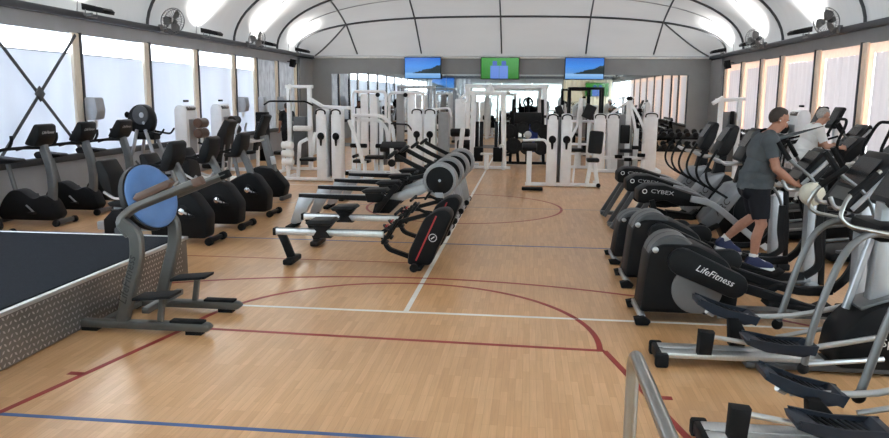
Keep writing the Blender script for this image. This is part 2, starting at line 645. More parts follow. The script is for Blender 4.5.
wall_left = side_wall(XL, 1, 'wall_left', True)
wall_left['label'] = 'grey lower wall and header carrying the frosted left windows'
wall_right = side_wall(XR, -1, 'wall_right', False)
wall_right['label'] = 'grey lower wall and header carrying the blinds on the right'
wn = 0
for x, sgn, wall, tan in ((XL, 1, wall_left, 'post_tan'), (XR, -1, wall_right, 'post_tan_warm')):
    for y in POSTS:
        B().box((x + sgn * 0.02, y - 0.15, 1.99), (0.06, 0.22, 2.35), bev=0.01).o('post', tan, wall)
        B().box((x + sgn * 0.03, y, 1.99), (0.08, 0.055, 2.38), bev=0.008).o('post_flange', 'beam_dark', wall)
    B().box((x + sgn * 0.06, (YF + 27.3) / 2, 0.84), (0.12, 27.3 - YF, 0.12), bev=0.015).o('sill_rail', 'rib_dark', wall)
    # window bays
    edges = [YF] + POSTS
    for k in range(len(edges) - 1):
        y0, y1 = edges[k], edges[k + 1]
        wn += 1
        zs = 2.78
        xx = x - sgn * 0.05
        silver = sgn == 1 and k >= 11
        near = k <= 3      # bays out of view: clear panes added to brighten the hall
        if near:
            p = struct(B().box((xx, (y0 + y1) / 2, 2.01), (0.01, y1 - y0, 2.32)).o('window_%d' % wn, 'pane_daylight_fill'))
            p['label'] = 'unseen window beside the viewer, clear pane added for more daylight'
        elif sgn == 1 and not silver:
            p = struct(B().box((xx, (y0 + y1) / 2, (0.86 + zs) / 2), (0.01, y1 - y0, zs - 0.86)).o('window_%d' % wn, 'vinyl_frost'))
            p['label'] = 'frosted bluish plastic window panel in a left wall bay'
            B().box((xx, (y0 + y1) / 2, (3.17 + zs) / 2), (0.01, y1 - y0, 3.17 - zs)).o('window_strip', 'vinyl_clear', p)
            B().box((xx + 0.008, (y0 + y1) / 2, zs), (0.012, y1 - y0, 0.018)).o('seam', 'gray_frame', p)
        elif silver:
            # crinkled silver curtain with real folds
            b = B()
            n = 40
            v0 = []
            for j in range(n + 1):
                yy = y0 + (y1 - y0) * j / n
                dx = 0.03 * math.sin(j * 1.7) + random.uniform(-0.012, 0.012)
                v0.append([b.bm.verts.new((xx + sgn * (0.03 + dx + random.uniform(-0.008, 0.008)), yy, z)) for z in (0.86, 1.5, 2.1, 2.7, 3.17)])
            for j in range(n):
                for q in range(4):
                    b.bm.faces.new((v0[j][q], v0[j + 1][q], v0[j + 1][q + 1], v0[j][q + 1]))
            p = struct(b.o('window_%d' % wn, 'silver_curtain'))
            p['label'] = 'crinkled silver sheet hanging in a wall bay'
        else:
            # sheer sheet with soft vertical folds between peach side strips
            b = B()
            n = 36
            ya, yb = y0 + 0.14, y1 - 0.40
            v0 = []
            for j in range(n + 1):
                yy = ya + (yb - ya) * j / n
                dx = 0.018 * math.sin(j * 1.15 + k)
                v0.append([b.bm.verts.new((xx + sgn * dx, yy, z)) for z in (0.86, 1.6, 2.3, 2.95)])
            for j in range(n):
                for q in range(3):
                    b.bm.faces.new((v0[j][q], v0[j + 1][q], v0[j + 1][q + 1], v0[j][q + 1]))
            p = struct(b.o('window_%d' % wn, 'blind_warm', ang=80))
            p['label'] = 'sheer white blind with peach edging in a right wall bay'
            B().box((xx, (y0 + ya) / 2, 2.01), (0.012, ya - y0, 2.32)).o('side_strip', 'blind_peach', p)
            B().box((xx, (y1 + yb) / 2, 2.01), (0.012, y1 - yb, 2.32)).o('side_strip', 'blind_peach', p)
            B().box((xx, (ya + yb) / 2, 3.06), (0.012, yb - ya, 0.22)).o('top_strip', 'blind_peach', p)
    # steel beam on top
    t = struct(B().box((x + sgn * 0.03, (YF + YB) / 2, 3.50), (0.22, YB - YF, 0.13), bev=0.015).o('trim_%d' % (1 if sgn > 0 else 2), 'beam_dark'))
    t['label'] = 'dark steel eaves beam above the %s windows' % ('left' if sgn > 0 else 'right')

# X brace in the second visible left bay
bx = XL + 0.06
B().bar((bx, 11.15, 3.12), (bx, 13.5, 0.92), 0.062, 0.02, up=(1, 0, 0)).o('brace', 'gray_dark', wall_left)
B().bar((bx + 0.02, 11.15, 0.92), (bx + 0.02, 13.5, 3.12), 0.062, 0.02, up=(1, 0, 0)).o('brace', 'gray_dark', wall_left)
B().box((bx + 0.03, 12.32, 2.02), (0.02, 0.2, 0.2), (PI / 4, 0, 0), bev=0.005).o('brace_plate', 'gray_dark', wall_left)

# ---- back wall with mirror panels
wb = struct(B().box((XC, YB + 0.06, 1.78), (XR - XL + 0.2, 0.12, 3.56)).o('wall_back', 'wall_gray'), 'grey end wall with three screens above a long mirror')
mx0, mx1 = -7.85, 5.92
NM = 9
for k in range(NM):
    a = mx0 + (mx1 - mx0) * k / NM
    c = mx0 + (mx1 - mx0) * (k + 1) / NM
    B().box(((a + c) / 2, YB - 0.008, 1.50), (c - a - 0.012, 0.012, 2.72)).o('mirror_panel', 'mirror', wb)
B().box((XC, YB - 0.03, 3.50), (XR - XL, 0.06, 0.08), bev=0.02).o('cornice', 'white_plastic', wb)
# gray corner panels standing out a little on both side walls
B().box((XR - 0.02, 28.35, 1.75), (0.08, 1.6, 3.3)).o('corner_panel', 'wall_gray', wall_right)
B().box((XL + 0.02, 28.35, 1.75), (0.08, 1.6, 3.3)).o('corner_panel', 'wall_gray', wall_left)
# ---- front wall, behind the camera (seen in the mirror)
b = B()
b.box(((XL - 4.8) / 2, YF - 0.06, 1.78), (-4.8 - XL, 0.12, 3.56))
b.box(((XR + 2.6) / 2, YF - 0.06, 1.78), (XR - 2.6, 0.12, 3.56))
b.box((-1.1, YF - 0.06, 0.075), (7.4, 0.12, 0.15))
b.box((-1.1, YF - 0.06, 3.30), (7.4, 0.12, 0.5))
wf = struct(b.o('wall_front', 'wall_gray'), 'grey end wall behind the viewer')
B().box((XC, YF - 0.06, 5.0), (XR - XL + 0.2, 0.10, 2.88)).o('gable_sheet', 'membrane', wf)
B().box((XC, YF + 0.05, 3.55), (XR - XL, 0.14, 0.22)).o('gable_beam', 'beam_dark', wf)
for k, xx in enumerate((-3.6, -1.1, 1.4)):  # mirrored greenish glazing, guessed as large clear doors to bring in daylight
    p = struct(B().box((xx, YF - 0.03, 1.6), (2.4, 0.01, 2.9)).o('door_%d' % (k + 1), 'glass_green'))
    p['label'] = 'pale glazed door behind the viewer, made clear to add daylight'
    B().tube([(xx - 1.2, YF + 0.03, 0.2), (xx + 1.2, YF + 0.03, 0.2), (xx + 1.2, YF + 0.03, 3.0), (xx - 1.2, YF + 0.03, 3.0)], 0.04, n=6, closed=True).o('door_frame', 'gray_dark', p)

def curtain(x0, x1, z0, z1, m, lab):
    b = B()
    n = int((x1 - x0) / 0.07)
    v0 = [[b.bm.verts.new((x0 + (x1 - x0) * j / n, YF + 0.08 + 0.035 * math.sin(j * 1.3) + random.uniform(-0.01, 0.01), z)) for z in (z0, (z0 + z1) / 2, z1)] for j in range(n + 1)]
    for j in range(n):
        for q in range(2):
            b.bm.faces.new((v0[j][q], v0[j + 1][q], v0[j + 1][q + 1], v0[j][q + 1]))
    o = b.o('curtain', m, wf, ang=80)
    o['label'] = lab
    return o


curtain(2.7, 6.6, 0.6, 3.4, 'curtain_cream', 'cream curtain on the wall behind the viewer')
curtain(-8.5, -4.9, 0.6, 3.4, 'silver_curtain', 'silver curtain on the wall behind the viewer')
# ---- membrane ceiling
ST = [(-4.2, 2.80, 2.0), (21.35, 2.80, 2.0), (25.1, 2.38, 2.2), (27.3, 1.34, 2.75), (29.25, -0.02, 2.75)]


def cz(u, y):
    u = min(abs(u), 1.0)
    for k in range(len(ST) - 1):
        if y <= ST[k + 1][0] or k == len(ST) - 2:
            t = (y - ST[k][0]) / (ST[k + 1][0] - ST[k][0])
            b_ = ST[k][1] + (ST[k + 1][1] - ST[k][1]) * t
            n_ = ST[k][2] + (ST[k + 1][2] - ST[k][2]) * t
            break
    return ZB + b_ * max(0.0, 1 - u ** n_) ** (1 / n_)


def puff(u, y):
    for a, c in zip(ARCHES, ARCHES[1:]):
        if a <= y <= c:
            return 0.10 * math.sin(PI * (y - a) / (c - a)) * (1 - abs(u) ** 3)
    return 0.0


b = B()
NY, NX = 190, 96
ys = [YF - 0.05 + (YB + 0.1 - YF) * (j / NY) for j in range(NY + 1)]
G = []
for y in ys:
    row = []
    for i in range(NX + 1):
        u = math.sin(-PI / 2 + PI * i / NX)
        wr = 0.016 * math.sin(9 * u + 3.1 * y) * math.sin(2.3 * y + 5 * u) + 0.010 * math.sin(31 * u + 1.7 * y) * math.sin(4.1 * y - 7 * u) + 0.006 * math.sin(7.3 * y + 23 * u)
        z = cz(u, y) + puff(u, y) + wr * (1 - abs(u)) + (0.0 if abs(u) < 1 else 0)
        row.append(b.bm.verts.new((XC + (AW + 0.02) * u, y, z)))
    G.append(row)
for j in range(NY):
    for i in range(NX):
        b.bm.faces.new((G[j][i], G[j + 1][i], G[j + 1][i + 1], G[j][i + 1]))
ceiling = struct(b.o('ceiling', 'membrane', ang=80), 'white stretched tent membrane ceiling with dark ribs')
for y in ARCHES:
    B().tube([(XC + (AW - 0.02) * math.sin(-PI / 2 + PI * i / 48), y, cz(math.sin(-PI / 2 + PI * i / 48), y) - 0.05) for i in range(49)], 0.036, n=8).o('rib', 'rib_dark', ceiling)
for y in (13.7, 18.85, 23.1, 26.3):
    # thin seam where two membrane sheets are welded
    B().tube([(XC + (AW - 0.02) * math.sin(-PI / 2 + PI * i / 48), y, cz(math.sin(-PI / 2 + PI * i / 48), y) + puff(math.sin(-PI / 2 + PI * i / 48), y) - 0.012) for i in range(49)], 0.014, n=6).o('seam', 'disc_gray', ceiling)
for xx in (-6.75, -4.22, -1.12, 2.05, 4.55):
    u = (xx - XC) / AW
    B().tube([(xx, y, cz(u, y) - 0.05) for y in [YF + 0.1 + (28.9 - YF) * k / 60 for k in range(61)]], 0.03, n=6).o('purlin', 'rib_dark', ceiling)
for xx, xe in ((-6.75, -8.45), (4.55, 6.55)):
    u = (xx - XC) / AW
    P = []
    for k in range(13):
        t = k / 12
        X = xx + (xe - xx) * t
        y = 27.3 + 1.75 * t
        P.append((X, y, cz((X - XC) / AW, y) - 0.04))
    B().tube(P, 0.03, n=6).o('hip_rafter', 'rib_dark', ceiling)


# ------------------------------------------------------------------ platform, handrail
pl = struct(B().box(((XL - 3.84) / 2, (YF + 7.88) / 2, 0.22), (-3.84 - XL, 7.88 - YF, 0.42)).o('trim_3', 'tread_plate'), 'raised platform with dark carpet top and metal tread plate sides')
B().box(((XL - 3.88) / 2, (YF + 7.84) / 2, 0.437), (-3.88 - XL - 0.05, 7.84 - YF, 0.014)).o('carpet', 'carpet_dark', pl)
b = B()
b.box((-3.845, (YF + 7.88) / 2, 0.43), (0.05, 7.90 - YF, 0.035), bev=0.006)
b.box(((XL - 3.84) / 2, 7.87, 0.43), (-3.84 - XL, 0.05, 0.035), bev=0.006)
b.o('edge_strip', 'alu', pl)
b = B()
pit = 0.052
for j in range(int((7.8 - 2.0) / pit)):
    for q in range(8):
        y, z = 2.0 + j * pit + (pit / 2 if q % 2 else 0), 0.035 + q * 0.05
        a = 0.75 if (j + q) % 2 else -0.75
        c, s_ = math.cos(a), math.sin(a)
        v = [b.bm.verts.new((-3.8395, y + dx * c - dz * s_, z + dx * s_ + dz * c)) for dx, dz in ((-0.021, 0), (0, -0.009), (0.021, 0), (0, 0.009))]
        t = b.bm.verts.new((-3.835, y, z))
        for k in range(4):
            b.bm.faces.new((v[k], v[(k + 1) % 4], t))
lug = b.o('tread_lugs', 'tread_lug', pl)
lug['kind'] = 'stuff'

hr = thing('handrail', 'bent brushed steel handrail standing in the foreground', 'handrail', (0.47, 3.1, 0))
B().tube(rp([(0, 0, 0), (0, 0.0, 0.98), (0, -3.4, 0.98)], 0.11, 8), 0.028, n=16).o('rail', 'steel', hr)
B().tube([(0, -2.6, 0), (0, -2.6, 0.97)], 0.0225, n=16).o('post', 'steel', hr)
B().lathe((0, 0, 0), (0, 0, 1), [(0.055, 0), (0.055, 0.008), (0.03, 0.012), (0.023, 0.012)], 20).o('base_flange', 'steel', hr)


# ------------------------------------------------------------------ screens
def screen(name, lab, x, y, z, w, h, m, rz=0.0, tilt=-0.06):
    t = thing(name, lab, 'television', (x, y, z), rz)
    f = B().box((0, 0, 0), (w, 0.05, h), (0, 0, 0), bev=0.008).o('housing', 'black_satin', t)
    s_ = B().box((0, -0.027, 0), (w - 0.05, 0.004, h - 0.05)).o('display', m, t)
    k = B()
    k.box((0, 0.09, 0), (0.3, 0.14, 0.2), bev=0.01)
    k.box((0, 0.15, 0), (0.4, 0.03, 0.4))
    k.o('wall_bracket', 'black_plastic', t)
    f.rotation_euler.x = tilt * -1
    s_.rotation_euler.x = tilt * -1
    return t


screen('wall_television', 'wall screen showing a blue landscape, on the left of the three', -4.16, 28.98, 3.09, 1.44, 0.83, 'screen_landscape')
screen('wall_television', 'middle wall screen showing figures on a green field', -1.17, 28.98, 3.09, 1.48, 0.83, 'screen_match')
screen('wall_television', 'wall screen showing a blue landscape, on the right of the three', 2.02, 28.98, 3.09, 1.48, 0.83, 'screen_landscape')
screen('rear_television', 'large screen behind the viewer, small in the mirror below the left screen', -7.2, YF + 0.3, 2.95, 1.9, 1.1, 'screen_landscape', rz=PI)
screen('rear_television', 'large screen behind the viewer, small in the mirror below the right screen', 5.4, YF + 0.3, 2.6, 1.9, 1.1, 'screen_match', rz=PI)


# ------------------------------------------------------------------ uplights and fans on the eaves beams
def uplight(x, y, sgn, lab, power=26):
    t = thing('floodlight', lab, 'floodlight', (x + sgn * 0.30, y, 3.47), 0 if sgn > 0 else PI)
    B().prof([(-0.10, 0.10), (0.34, 0.04), (0.36, 0.09), (0.30, 0.13), (-0.10, 0.20)], -0.17, 0.17, bev=0.012).o('housing', 'black_plastic', t).scale = (1.0, 1.1, 1.25)
    B().box((0.12, 0, 0.195), (0.30, 0.28, 0.012), (0, 0.16, 0)).o('lens', 'lamp_lens', t)
    B().tube(rp([(-0.02, -0.19, 0.13), (-0.02, -0.19, 0.0), (-0.02, 0.19, 0.0), (-0.02, 0.19, 0.13)], 0.03), 0.012, n=6).o('yoke', 'gray_frame', t)
    B().bar((-0.24, 0, 0.06), (0.0, 0, 0.06), 0.06, 0.05).o('bracket', 'gray_frame', t)
    ld = bpy.data.lights.new('floodlight_lamp', 'AREA')
    ld.shape = 'RECTANGLE'
    ld.size, ld.size_y = 0.26, 0.22
    ld.energy = power
    ld.color = (1.0, 0.98, 0.95)
    ld.spread = math.radians(125)
    lo = bpy.data.objects.new('floodlight_lamp', ld)
    COL.objects.link(lo)
    lo.parent = t
    lo.location = (0.13, 0, 0.23)
    lo.rotation_euler = (0, PI - 0.35, 0)   # shines up and inwards
    return t


UPY = [(3.1, 'behind the viewer'), (8.4, 'beside the viewer'), (13.75, 'above the crossed brace bay'), (18.9, 'between the two fans'), (23.1, 'beyond the second fan'), (26.7, 'nearest the end wall')]
for y, wd in UPY:
    uplight(XL, y, 1, 'black floodlight on the left eaves beam, ' + wd)
    wd2 = {'above the crossed brace bay': 'nearest the viewer in view'}.get(wd, wd)
    uplight(XR, y, -1, 'black floodlight on the right eaves beam, ' + wd2)


def wall_fan(x, y, sgn, lab, yaw):
    t = thing('wall_fan', lab, 'fan', (x + sgn * 0.14, y, 3.55), (0 if sgn > 0 else PI))
    b = B()
    b.box((0.0, 0, -0.02), (0.08, 0.12, 0.16), bev=0.01)
    b.tube(rp([(0.02, 0, 0.0), (0.16, 0, 0.0), (0.20, 0, 0.14)], 0.05), 0.018, n=8)
    b.o('bracket', 'gray_frame', t)
    h = Vector((math.cos(yaw), math.sin(yaw), -0.25)).normalized()
    c = Vector((0.22, 0, 0.16))
    B().lathe(c - h * 0.04, h, [(0.03, -0.10), (0.065, -0.08), (0.07, 0.03), (0.04, 0.06)], 14).o('motor', 'gray_dark', t)
    f = c + h * 0.12
    u = h.orthogonal().normalized()
    w = h.cross(u)
    b = B()
    for d, R in ((-0.06, 0.27), (0.0, 0.30), (0.06, 0.27)):
        b.ring(f + h * d, h, R, 0.006, 28, 5)
    for k in range(28):
        a = 2 * PI * k / 28
        e = u * math.cos(a) + w * math.sin(a)
        b.tube([f + h * 0.09 + e * 0.05, f + h * 0.085 + e * 0.16, f + h * 0.06 + e * 0.27, f + e * 0.30, f - h * 0.06 + e * 0.27, f - h * 0.085 + e * 0.12, f - h * 0.08 + e * 0.05], 0.0028, n=4)
    b.lathe(f, h, [(0.05, 0.085), (0.05, 0.10), (0.02, 0.105)], 14)
    b.o('cage', 'gray_frame', t)
    for k in range(3):
        a = 2 * PI * k / 3 + 0.4
        e = u * math.cos(a) + w * math.sin(a)
        g = h.cross(e)
        bb = B()
        P = []
        for r_, wd in ((0.03, 0.03), (0.10, 0.08), (0.18, 0.10), (0.25, 0.07)):
            P.append((bb.bm.verts.new(f + e * r_ + g * wd + h * 0.03), bb.bm.verts.new(f + e * r_ - g * wd - h * 0.03)))
        for q in range(3):
            bb.bm.faces.new((P[q][0], P[q + 1][0], P[q + 1][1], P[q][1]))
        bmesh.ops.solidify(bb.bm, geom=bb.bm.faces[:], thickness=0.004)
        bb.o('blade', 'disc_gray', t)
    return t


wall_fan(XL, 16.75, 1, 'caged fan on the left eaves beam near the crossed brace', -0.5)
wall_fan(XL, 22.1, 1, 'caged fan on the left eaves beam towards the end wall', -0.5)
wall_fan(XR, 17.3, -1, 'caged fan on the right eaves beam nearest the viewer', 0.6)
wall_fan(XR, 22.5, -1, 'caged fan on the right eaves beam towards the end wall', 0.6)
for x, sgn, lab in ((XL, 1, 'small black loudspeaker box under the left eaves beam by the end wall'), (XR, -1, 'small black loudspeaker box under the right eaves beam by the end wall')):
    t = thing('loudspeaker', lab, 'loudspeaker', (x + sgn * 0.15, 26.2, 3.0), 0 if sgn > 0 else PI)
    B().box((0.06, 0, 0.14), (0.18, 0.2, 0.28), (0, 0.2, 0), bev=0.015).o('cabinet', 'black_plastic', t)
    B().lathe((0.15, 0, 0.12), (1, 0, -0.2), [(0.07, 0), (0.07, 0.012), (0.02, 0.004)], 16).o('grille', 'black_rubber', t)
    B().box((-0.08, 0, 0.2), (0.12, 0.04, 0.04)).o('bracket', 'gray_dark', t)

# ------------------------------------------------------------------ upright exercise bikes by the left windows
def upright_bike(label, loc):
    t = thing('upright_bike', label, 'exercise bike', loc, 0, 'upright bikes along the left windows')
    B().prof([(-0.52, 0.07), (0.38, 0.07), (0.46, 0.16), (0.36, 0.40), (0.20, 0.50), (0.05, 0.42), (-0.18, 0.58), (-0.34, 0.56), (-0.48, 0.40), (-0.58, 0.18)], -0.13, 0.13, bev=0.03, r=0.07).o('body_shroud', 'black_plastic', t)
    b = B()
    b.tube(sm([(0.28, 0, 0.36), (0.31, 0, 0.62), (0.29, 0, 0.95), (0.20, 0, 1.30)], 5), 1.0, rect=(0.10, 0.13), up=(1, 0, 0))
    b.o('console_post', 'gray_frame', t)
    c = B().prof([(-0.12, -0.18), (0.06, -0.17), (0.10, 0.0), (0.05, 0.19), (-0.03, 0.20)], -0.22, 0.22, bev=0.025, r=0.05).o('console', 'black_satin', t)
    c.location = (0.20, 0, 1.46)
    c.rotation_euler = (0, 0.30, 0)
    B().box((-0.075, 0, 0.02), (0.01, 0.30, 0.22), (0, 0.23, 0)).o('display', 'screen_dark', c)
    text('LifeFitness', 0.07, 'print_gray', c, (0.085, 0, 0.08), (PI / 2, 0, PI / 2 - 0.0), italic=0.2)
    b = B()
    for s in (-1, 1):
        b.tube(rp([(0.20, 0, 1.26), (0.02, s * 0.20, 1.27), (-0.28, s * 0.24, 1.24), (-0.42, s * 0.22, 1.20)], 0.06), 0.026, n=8)
        b.tube(rp([(-0.20, s * 0.24, 1.25), (-0.14, s * 0.24, 1.36), (-0.15, s * 0.23, 1.46)], 0.04), 0.024, n=8)
    b.o('handlebar', 'black_rubber', t)
    b = B()
    b.bar((-0.30, 0, 0.45), (-0.42, 0, 0.98), 0.07, 0.05)
    b.o('seat_post', 'gray_frame', t)
    B().prof([(-0.64, 0.98), (-0.30, 1.00), (-0.18, 1.03), (-0.20, 1.07), (-0.36, 1.08), (-0.62, 1.11), (-0.68, 1.06)], -0.12, 0.12, bev=0.04, r=0.03).o('seat', 'black_vinyl', t)
    for s in (-1, 1):
        p = B().bar((-0.05, s * 0.16, 0.33), (-0.05 - s * 0.12, s * 0.16, 0.33 + s * 0.12), 0.03, 0.02).o('crank', 'silver', t)
        B().box((-0.05 - s * 0.12, s * 0.215, 0.33 + s * 0.12), (0.11, 0.09, 0.035), bev=0.008).o('pedal', 'black_rubber', p)
    b = B()
    b.box((0.46, 0, 0.06), (0.08, 0.46, 0.07), bev=0.015)
    b.bar((0.30, 0, 0.10), (0.46, 0, 0.06), 0.09, 0.05)
    b.o('front_stabiliser', 'gray_frame', t)
    B().box((-0.56, 0, 0.045), (0.09, 0.52, 0.07), bev=0.02).o('rear_stabiliser', 'gray_dark', t)
    for s in (-1, 1):
        B().cyl((0.48, s * 0.20, 0.055), (0.48, s * 0.27, 0.055), 0.055, bev=0.012).o('wheel', 'black_rubber', t)
    return t


ub = upright_bike('black upright exercise bike nearest the viewer, cut by the left edge', (-7.85, 9.5, 0))
ub.scale = (1.0, 1.0, 0.95)
dup(ub, 'upright exercise bike with its black console in front of the crossed brace', (-7.70, 10.75, 0))
dup(ub, 'upright exercise bike in front of the paper towel dispenser, console by the tan post', (-7.70, 11.85, 0))
dup(ub, 'upright exercise bike partly hidden behind the blue stretch trainer pad', (-7.68, 13.0, 0))


# ------------------------------------------------------------------ recumbent bikes
def recumbent(label, loc):
    t = thing('recumbent_bike', label, 'exercise bike', loc, 0, 'recumbent bikes behind the platform')
    B().prof([(-0.08, 0.07), (0.72, 0.07), (0.75, 0.40), (0.55, 0.68), (0.38, 0.74), (0.20, 0.66), (-0.10, 0.48)], -0.15, 0.15, bev=0.035, r=0.06).o('body_shroud', 'black_plastic', t)
    for s in (-1, 1):
        d = B().lathe((0.40, s * 0.15, 0.45), (0, s, 0), [(0.085, -0.01), (0.085, 0.015), (0.06, 0.025)], 18).o('crank_disc', 'black_satin', t)
        B().lathe((0.40, s * 0.172, 0.45), (0, s, 0), [(0.05, 0), (0.045, 0.02), (0.02, 0.03)], 14).o('crank_hub', 'chrome', d)
        p = B().bar((0.40, s * 0.19, 0.45), (0.40 - s * 0.15, s * 0.20, 0.45 + s * 0.05), 0.03, 0.022).o('crank', 'silver', t)
        b = B()
        b.box((0.40 - s * 0.15, s * 0.27, 0.45 + s * 0.05), (0.12, 0.10, 0.03), bev=0.008)
        b.ring((0.40 - s * 0.15, s * 0.27, 0.48 + s * 0.05), (1, 0, 0.2), 0.05, 0.008, 14, 6)
        b.o('pedal', 'black_rubber', p)
    b = B()
    b.tube(sm([(0.42, 0, 0.66), (0.36, 0, 0.86), (0.24, 0, 1.10)], 4), 1.0, rect=(0.08, 0.11), up=(1, 0, 0))
    b.o('console_post', 'gray_frame', t)
    c = B().prof([(-0.06, -0.22), (0.06, -0.20), (0.09, 0.0), (0.05, 0.20), (-0.02, 0.22), (-0.07, 0.0)], -0.21, 0.21, bev=0.03, r=0.05).o('console', 'black_satin', t)
    c.location = (0.24, 0, 1.20)
    c.rotation_euler = (0, 0.30, 0)
    B().box((-0.068, 0, 0.05), (0.012, 0.28, 0.22), (0, 0.08, 0)).o('display', 'screen_dark', c)
    b = B()
    b.tube(rp([(0.20, -0.18, 1.05), (-0.02, -0.20, 1.10), (-0.12, -0.16, 1.06), (-0.12, 0.16, 1.06), (-0.02, 0.20, 1.10), (0.20, 0.18, 1.05)], 0.06), 0.02, n=8)
    b.o('handlebar', 'black_rubber', t)
    b = B()
    b.box((-0.45, 0, 0.20), (0.95, 0.12, 0.12), bev=0.02)
    b.bar((-0.62, 0, 0.22), (-0.62, 0, 0.48), 0.10, 0.10)
    b.o('seat_rail', 'silver_paint', t)
    B().prof([(-0.84, 0.50), (-0.40, 0.48), (-0.34, 0.52), (-0.38, 0.58), (-0.80, 0.58), (-0.88, 0.55)], -0.22, 0.22, bev=0.04, r=0.03).o('seat', 'black_vinyl', t)
    B().prof([(-0.86, 0.60), (-0.78, 0.58), (-0.83, 0.95), (-0.94, 1.14), (-1.02, 1.12), (-0.98, 0.85)], -0.21, 0.21, bev=0.04, r=0.04).o('backrest', 'black_vinyl', t)
    for s in (-1, 1):
        B().tube(rp([(-0.90, s * 0.22, 0.70), (-0.70, s * 0.30, 0.62), (-0.42, s * 0.30, 0.66), (-0.34, s * 0.28, 0.76)], 0.06), 0.02, n=8).o('side_handle', 'silver', t)
    B().prof([(-1.0, 0.06), (-0.62, 0.06), (-0.62, 0.44), (-0.86, 0.44), (-1.0, 0.30)], -0.14, 0.14, bev=0.03).o('rear_shroud', 'black_plastic', t)
    B().box((0.78, 0, 0.055), (0.08, 0.46, 0.06), bev=0.015).o('stabiliser', 'black_plastic', t)
    B().box((-0.92, 0, 0.035), (0.10, 0.50, 0.06), bev=0.015).o('stabiliser', 'gray_frame', t)
    for s in (-1, 1):
        B().cyl((0.80, s * 0.18, 0.055), (0.80, s * 0.27, 0.055), 0.055, bev=0.012).o('wheel', 'black_rubber', t)
    return t


rb = recumbent('recumbent bike right behind the blue stretch trainer, nearest of the row', (-5.10, 9.72, 0))
for _k in rb.children:
    if _k.name.split('.')[0] in ('seat', 'backrest', 'side_handle', 'rear_shroud'):
        _k.location.x = 0.22
dup(rb, 'recumbent bike second from the stretch trainer', (-5.10, 10.88, 0))
dup(rb, 'recumbent bike third from the stretch trainer, beside the tall grey post', (-5.10, 12.12, 0))

# tall console bike with grey post at the end of that row
t = thing('console_bike', 'exercise machine with tall grey post and slanted black console', 'exercise bike', (-5.35, 14.0, 0))
B().prof([(-0.40, 0.06), (0.62, 0.06), (0.68, 0.30), (0.40, 0.62), (0.10, 0.66), (-0.40, 0.35)], -0.16, 0.16, bev=0.03, r=0.06).o('body_shroud', 'black_plastic', t)
B().tube(sm([(0.44, 0, 0.30), (0.34, 0, 0.75), (0.22, 0, 1.25)], 4), 1.0, rect=(0.16, 0.14), up=(1, 0, 0)).o('console_post', 'gray_frame', t)
B().box((0.42, -0.085, 0.78), (0.10, 0.01, 0.16), (0, -0.2, 0), bev=0.004).o('bottle_plate', 'silver', t)
c = B().box((0.20, 0, 1.42), (0.08, 0.42, 0.50), (0, 0.42, 0), bev=0.03).o('console', 'black_satin', t)
B().box((0.16, 0, 1.43), (0.012, 0.32, 0.34), (0, 0.42, 0)).o('display', 'screen_dark', c)
b = B()
for s in (-1, 1):
    b.tube(rp([(0.26, s * 0.1, 1.18), (0.0, s * 0.25, 1.12), (-0.22, s * 0.26, 1.16), (-0.26, s * 0.24, 1.34), (-0.20, s * 0.2, 1.48)], 0.07), 0.02, n=8)
b.o('handlebar', 'silver', t)
B().box((-0.42, 0, 0.86), (0.30, 0.24, 0.08), bev=0.03).o('seat', 'black_vinyl', t)
B().bar((-0.32, 0, 0.4), (-0.40, 0, 0.83), 0.07, 0.06).o('seat_post', 'gray_frame', t)
for xs in (0.62, -0.46):
    B().box((xs, 0, 0.05), (0.09, 0.52, 0.08), bev=0.02).o('stabiliser', 'gray_dark', t)

# ------------------------------------------------------------------ stretch trainer with the blue pad
t = thing('stretch_trainer', 'grey stretch trainer with round blue pad and brown arm pad, beside the platform', 'stretch trainer', (-3.32, 6.20, 0))
for s, y in ((-1, -0.34), (1, 0.34)):
    b = B()
    b.prof([(-0.58, 0.03), (0.62, 0.03), (0.66, 0.07), (0.62, 0.105), (-0.58, 0.095), (-0.62, 0.06)], y - 0.045, y + 0.045, bev=0.012, r=0.02)
    b.o('base_rail', 'gray_trainer', t)
    B().box((0.44, y, 0.112), (0.30, 0.094, 0.025), bev=0.01).o('base_pad', 'black_rubber', t)
    for xf in (-0.45, 0.5):
        B().box((xf, y, 0.016), (0.14, 0.08, 0.032)).o('foot', 'black_rubber', t)
    b = B()
    b.tube(rp([(-0.16, y, 0.08), (0.02, y, 0.72), (0.02, y, 0.94), (-0.10, y, 1.04)], 0.12), 1.0, rect=(0.085, 0.11), up=(1, 0, 0))
    b.o('upright', 'gray_trainer', t)
    b = B()
    ya = y * 0.82
    b.tube(rp([(-0.04, y, 0.92), (-0.14, y, 1.04), (-0.04, ya, 1.16), (0.58, ya, 1.43)], 0.10), 1.0, rect=(0.075, 0.065), up=(0, 0, 1))
    b.o('grab_arm', 'gray_trainer', t)
    # step plate on its post
    B().bar((0.19, y, 0.10), (0.22, y, 0.30), 0.05, 0.05, up=(1, 0, 0)).o('step_post', 'gray_trainer', t)
    B().prof([(0.0, 0.30), (0.34, 0.335), (0.345, 0.36), (0.0, 0.325)], y - 0.11, y + 0.11, bev=0.006).o('step_plate', 'black_rubber', t)
B().box((0.05, 0, 0.20), (0.07, 0.66, 0.06), bev=0.01).o('cross_brace', 'gray_trainer', t)
B().box((-0.36, 0, 0.065), (0.07, 0.66, 0.05), bev=0.01).o('cross_brace', 'gray_trainer', t)
ax = Vector((0.84, -0.30, 0.30)).normalized()
pc = Vector((-0.02, -0.02, 1.23))
q = Vector((0, 0, 1)).rotation_difference(ax)


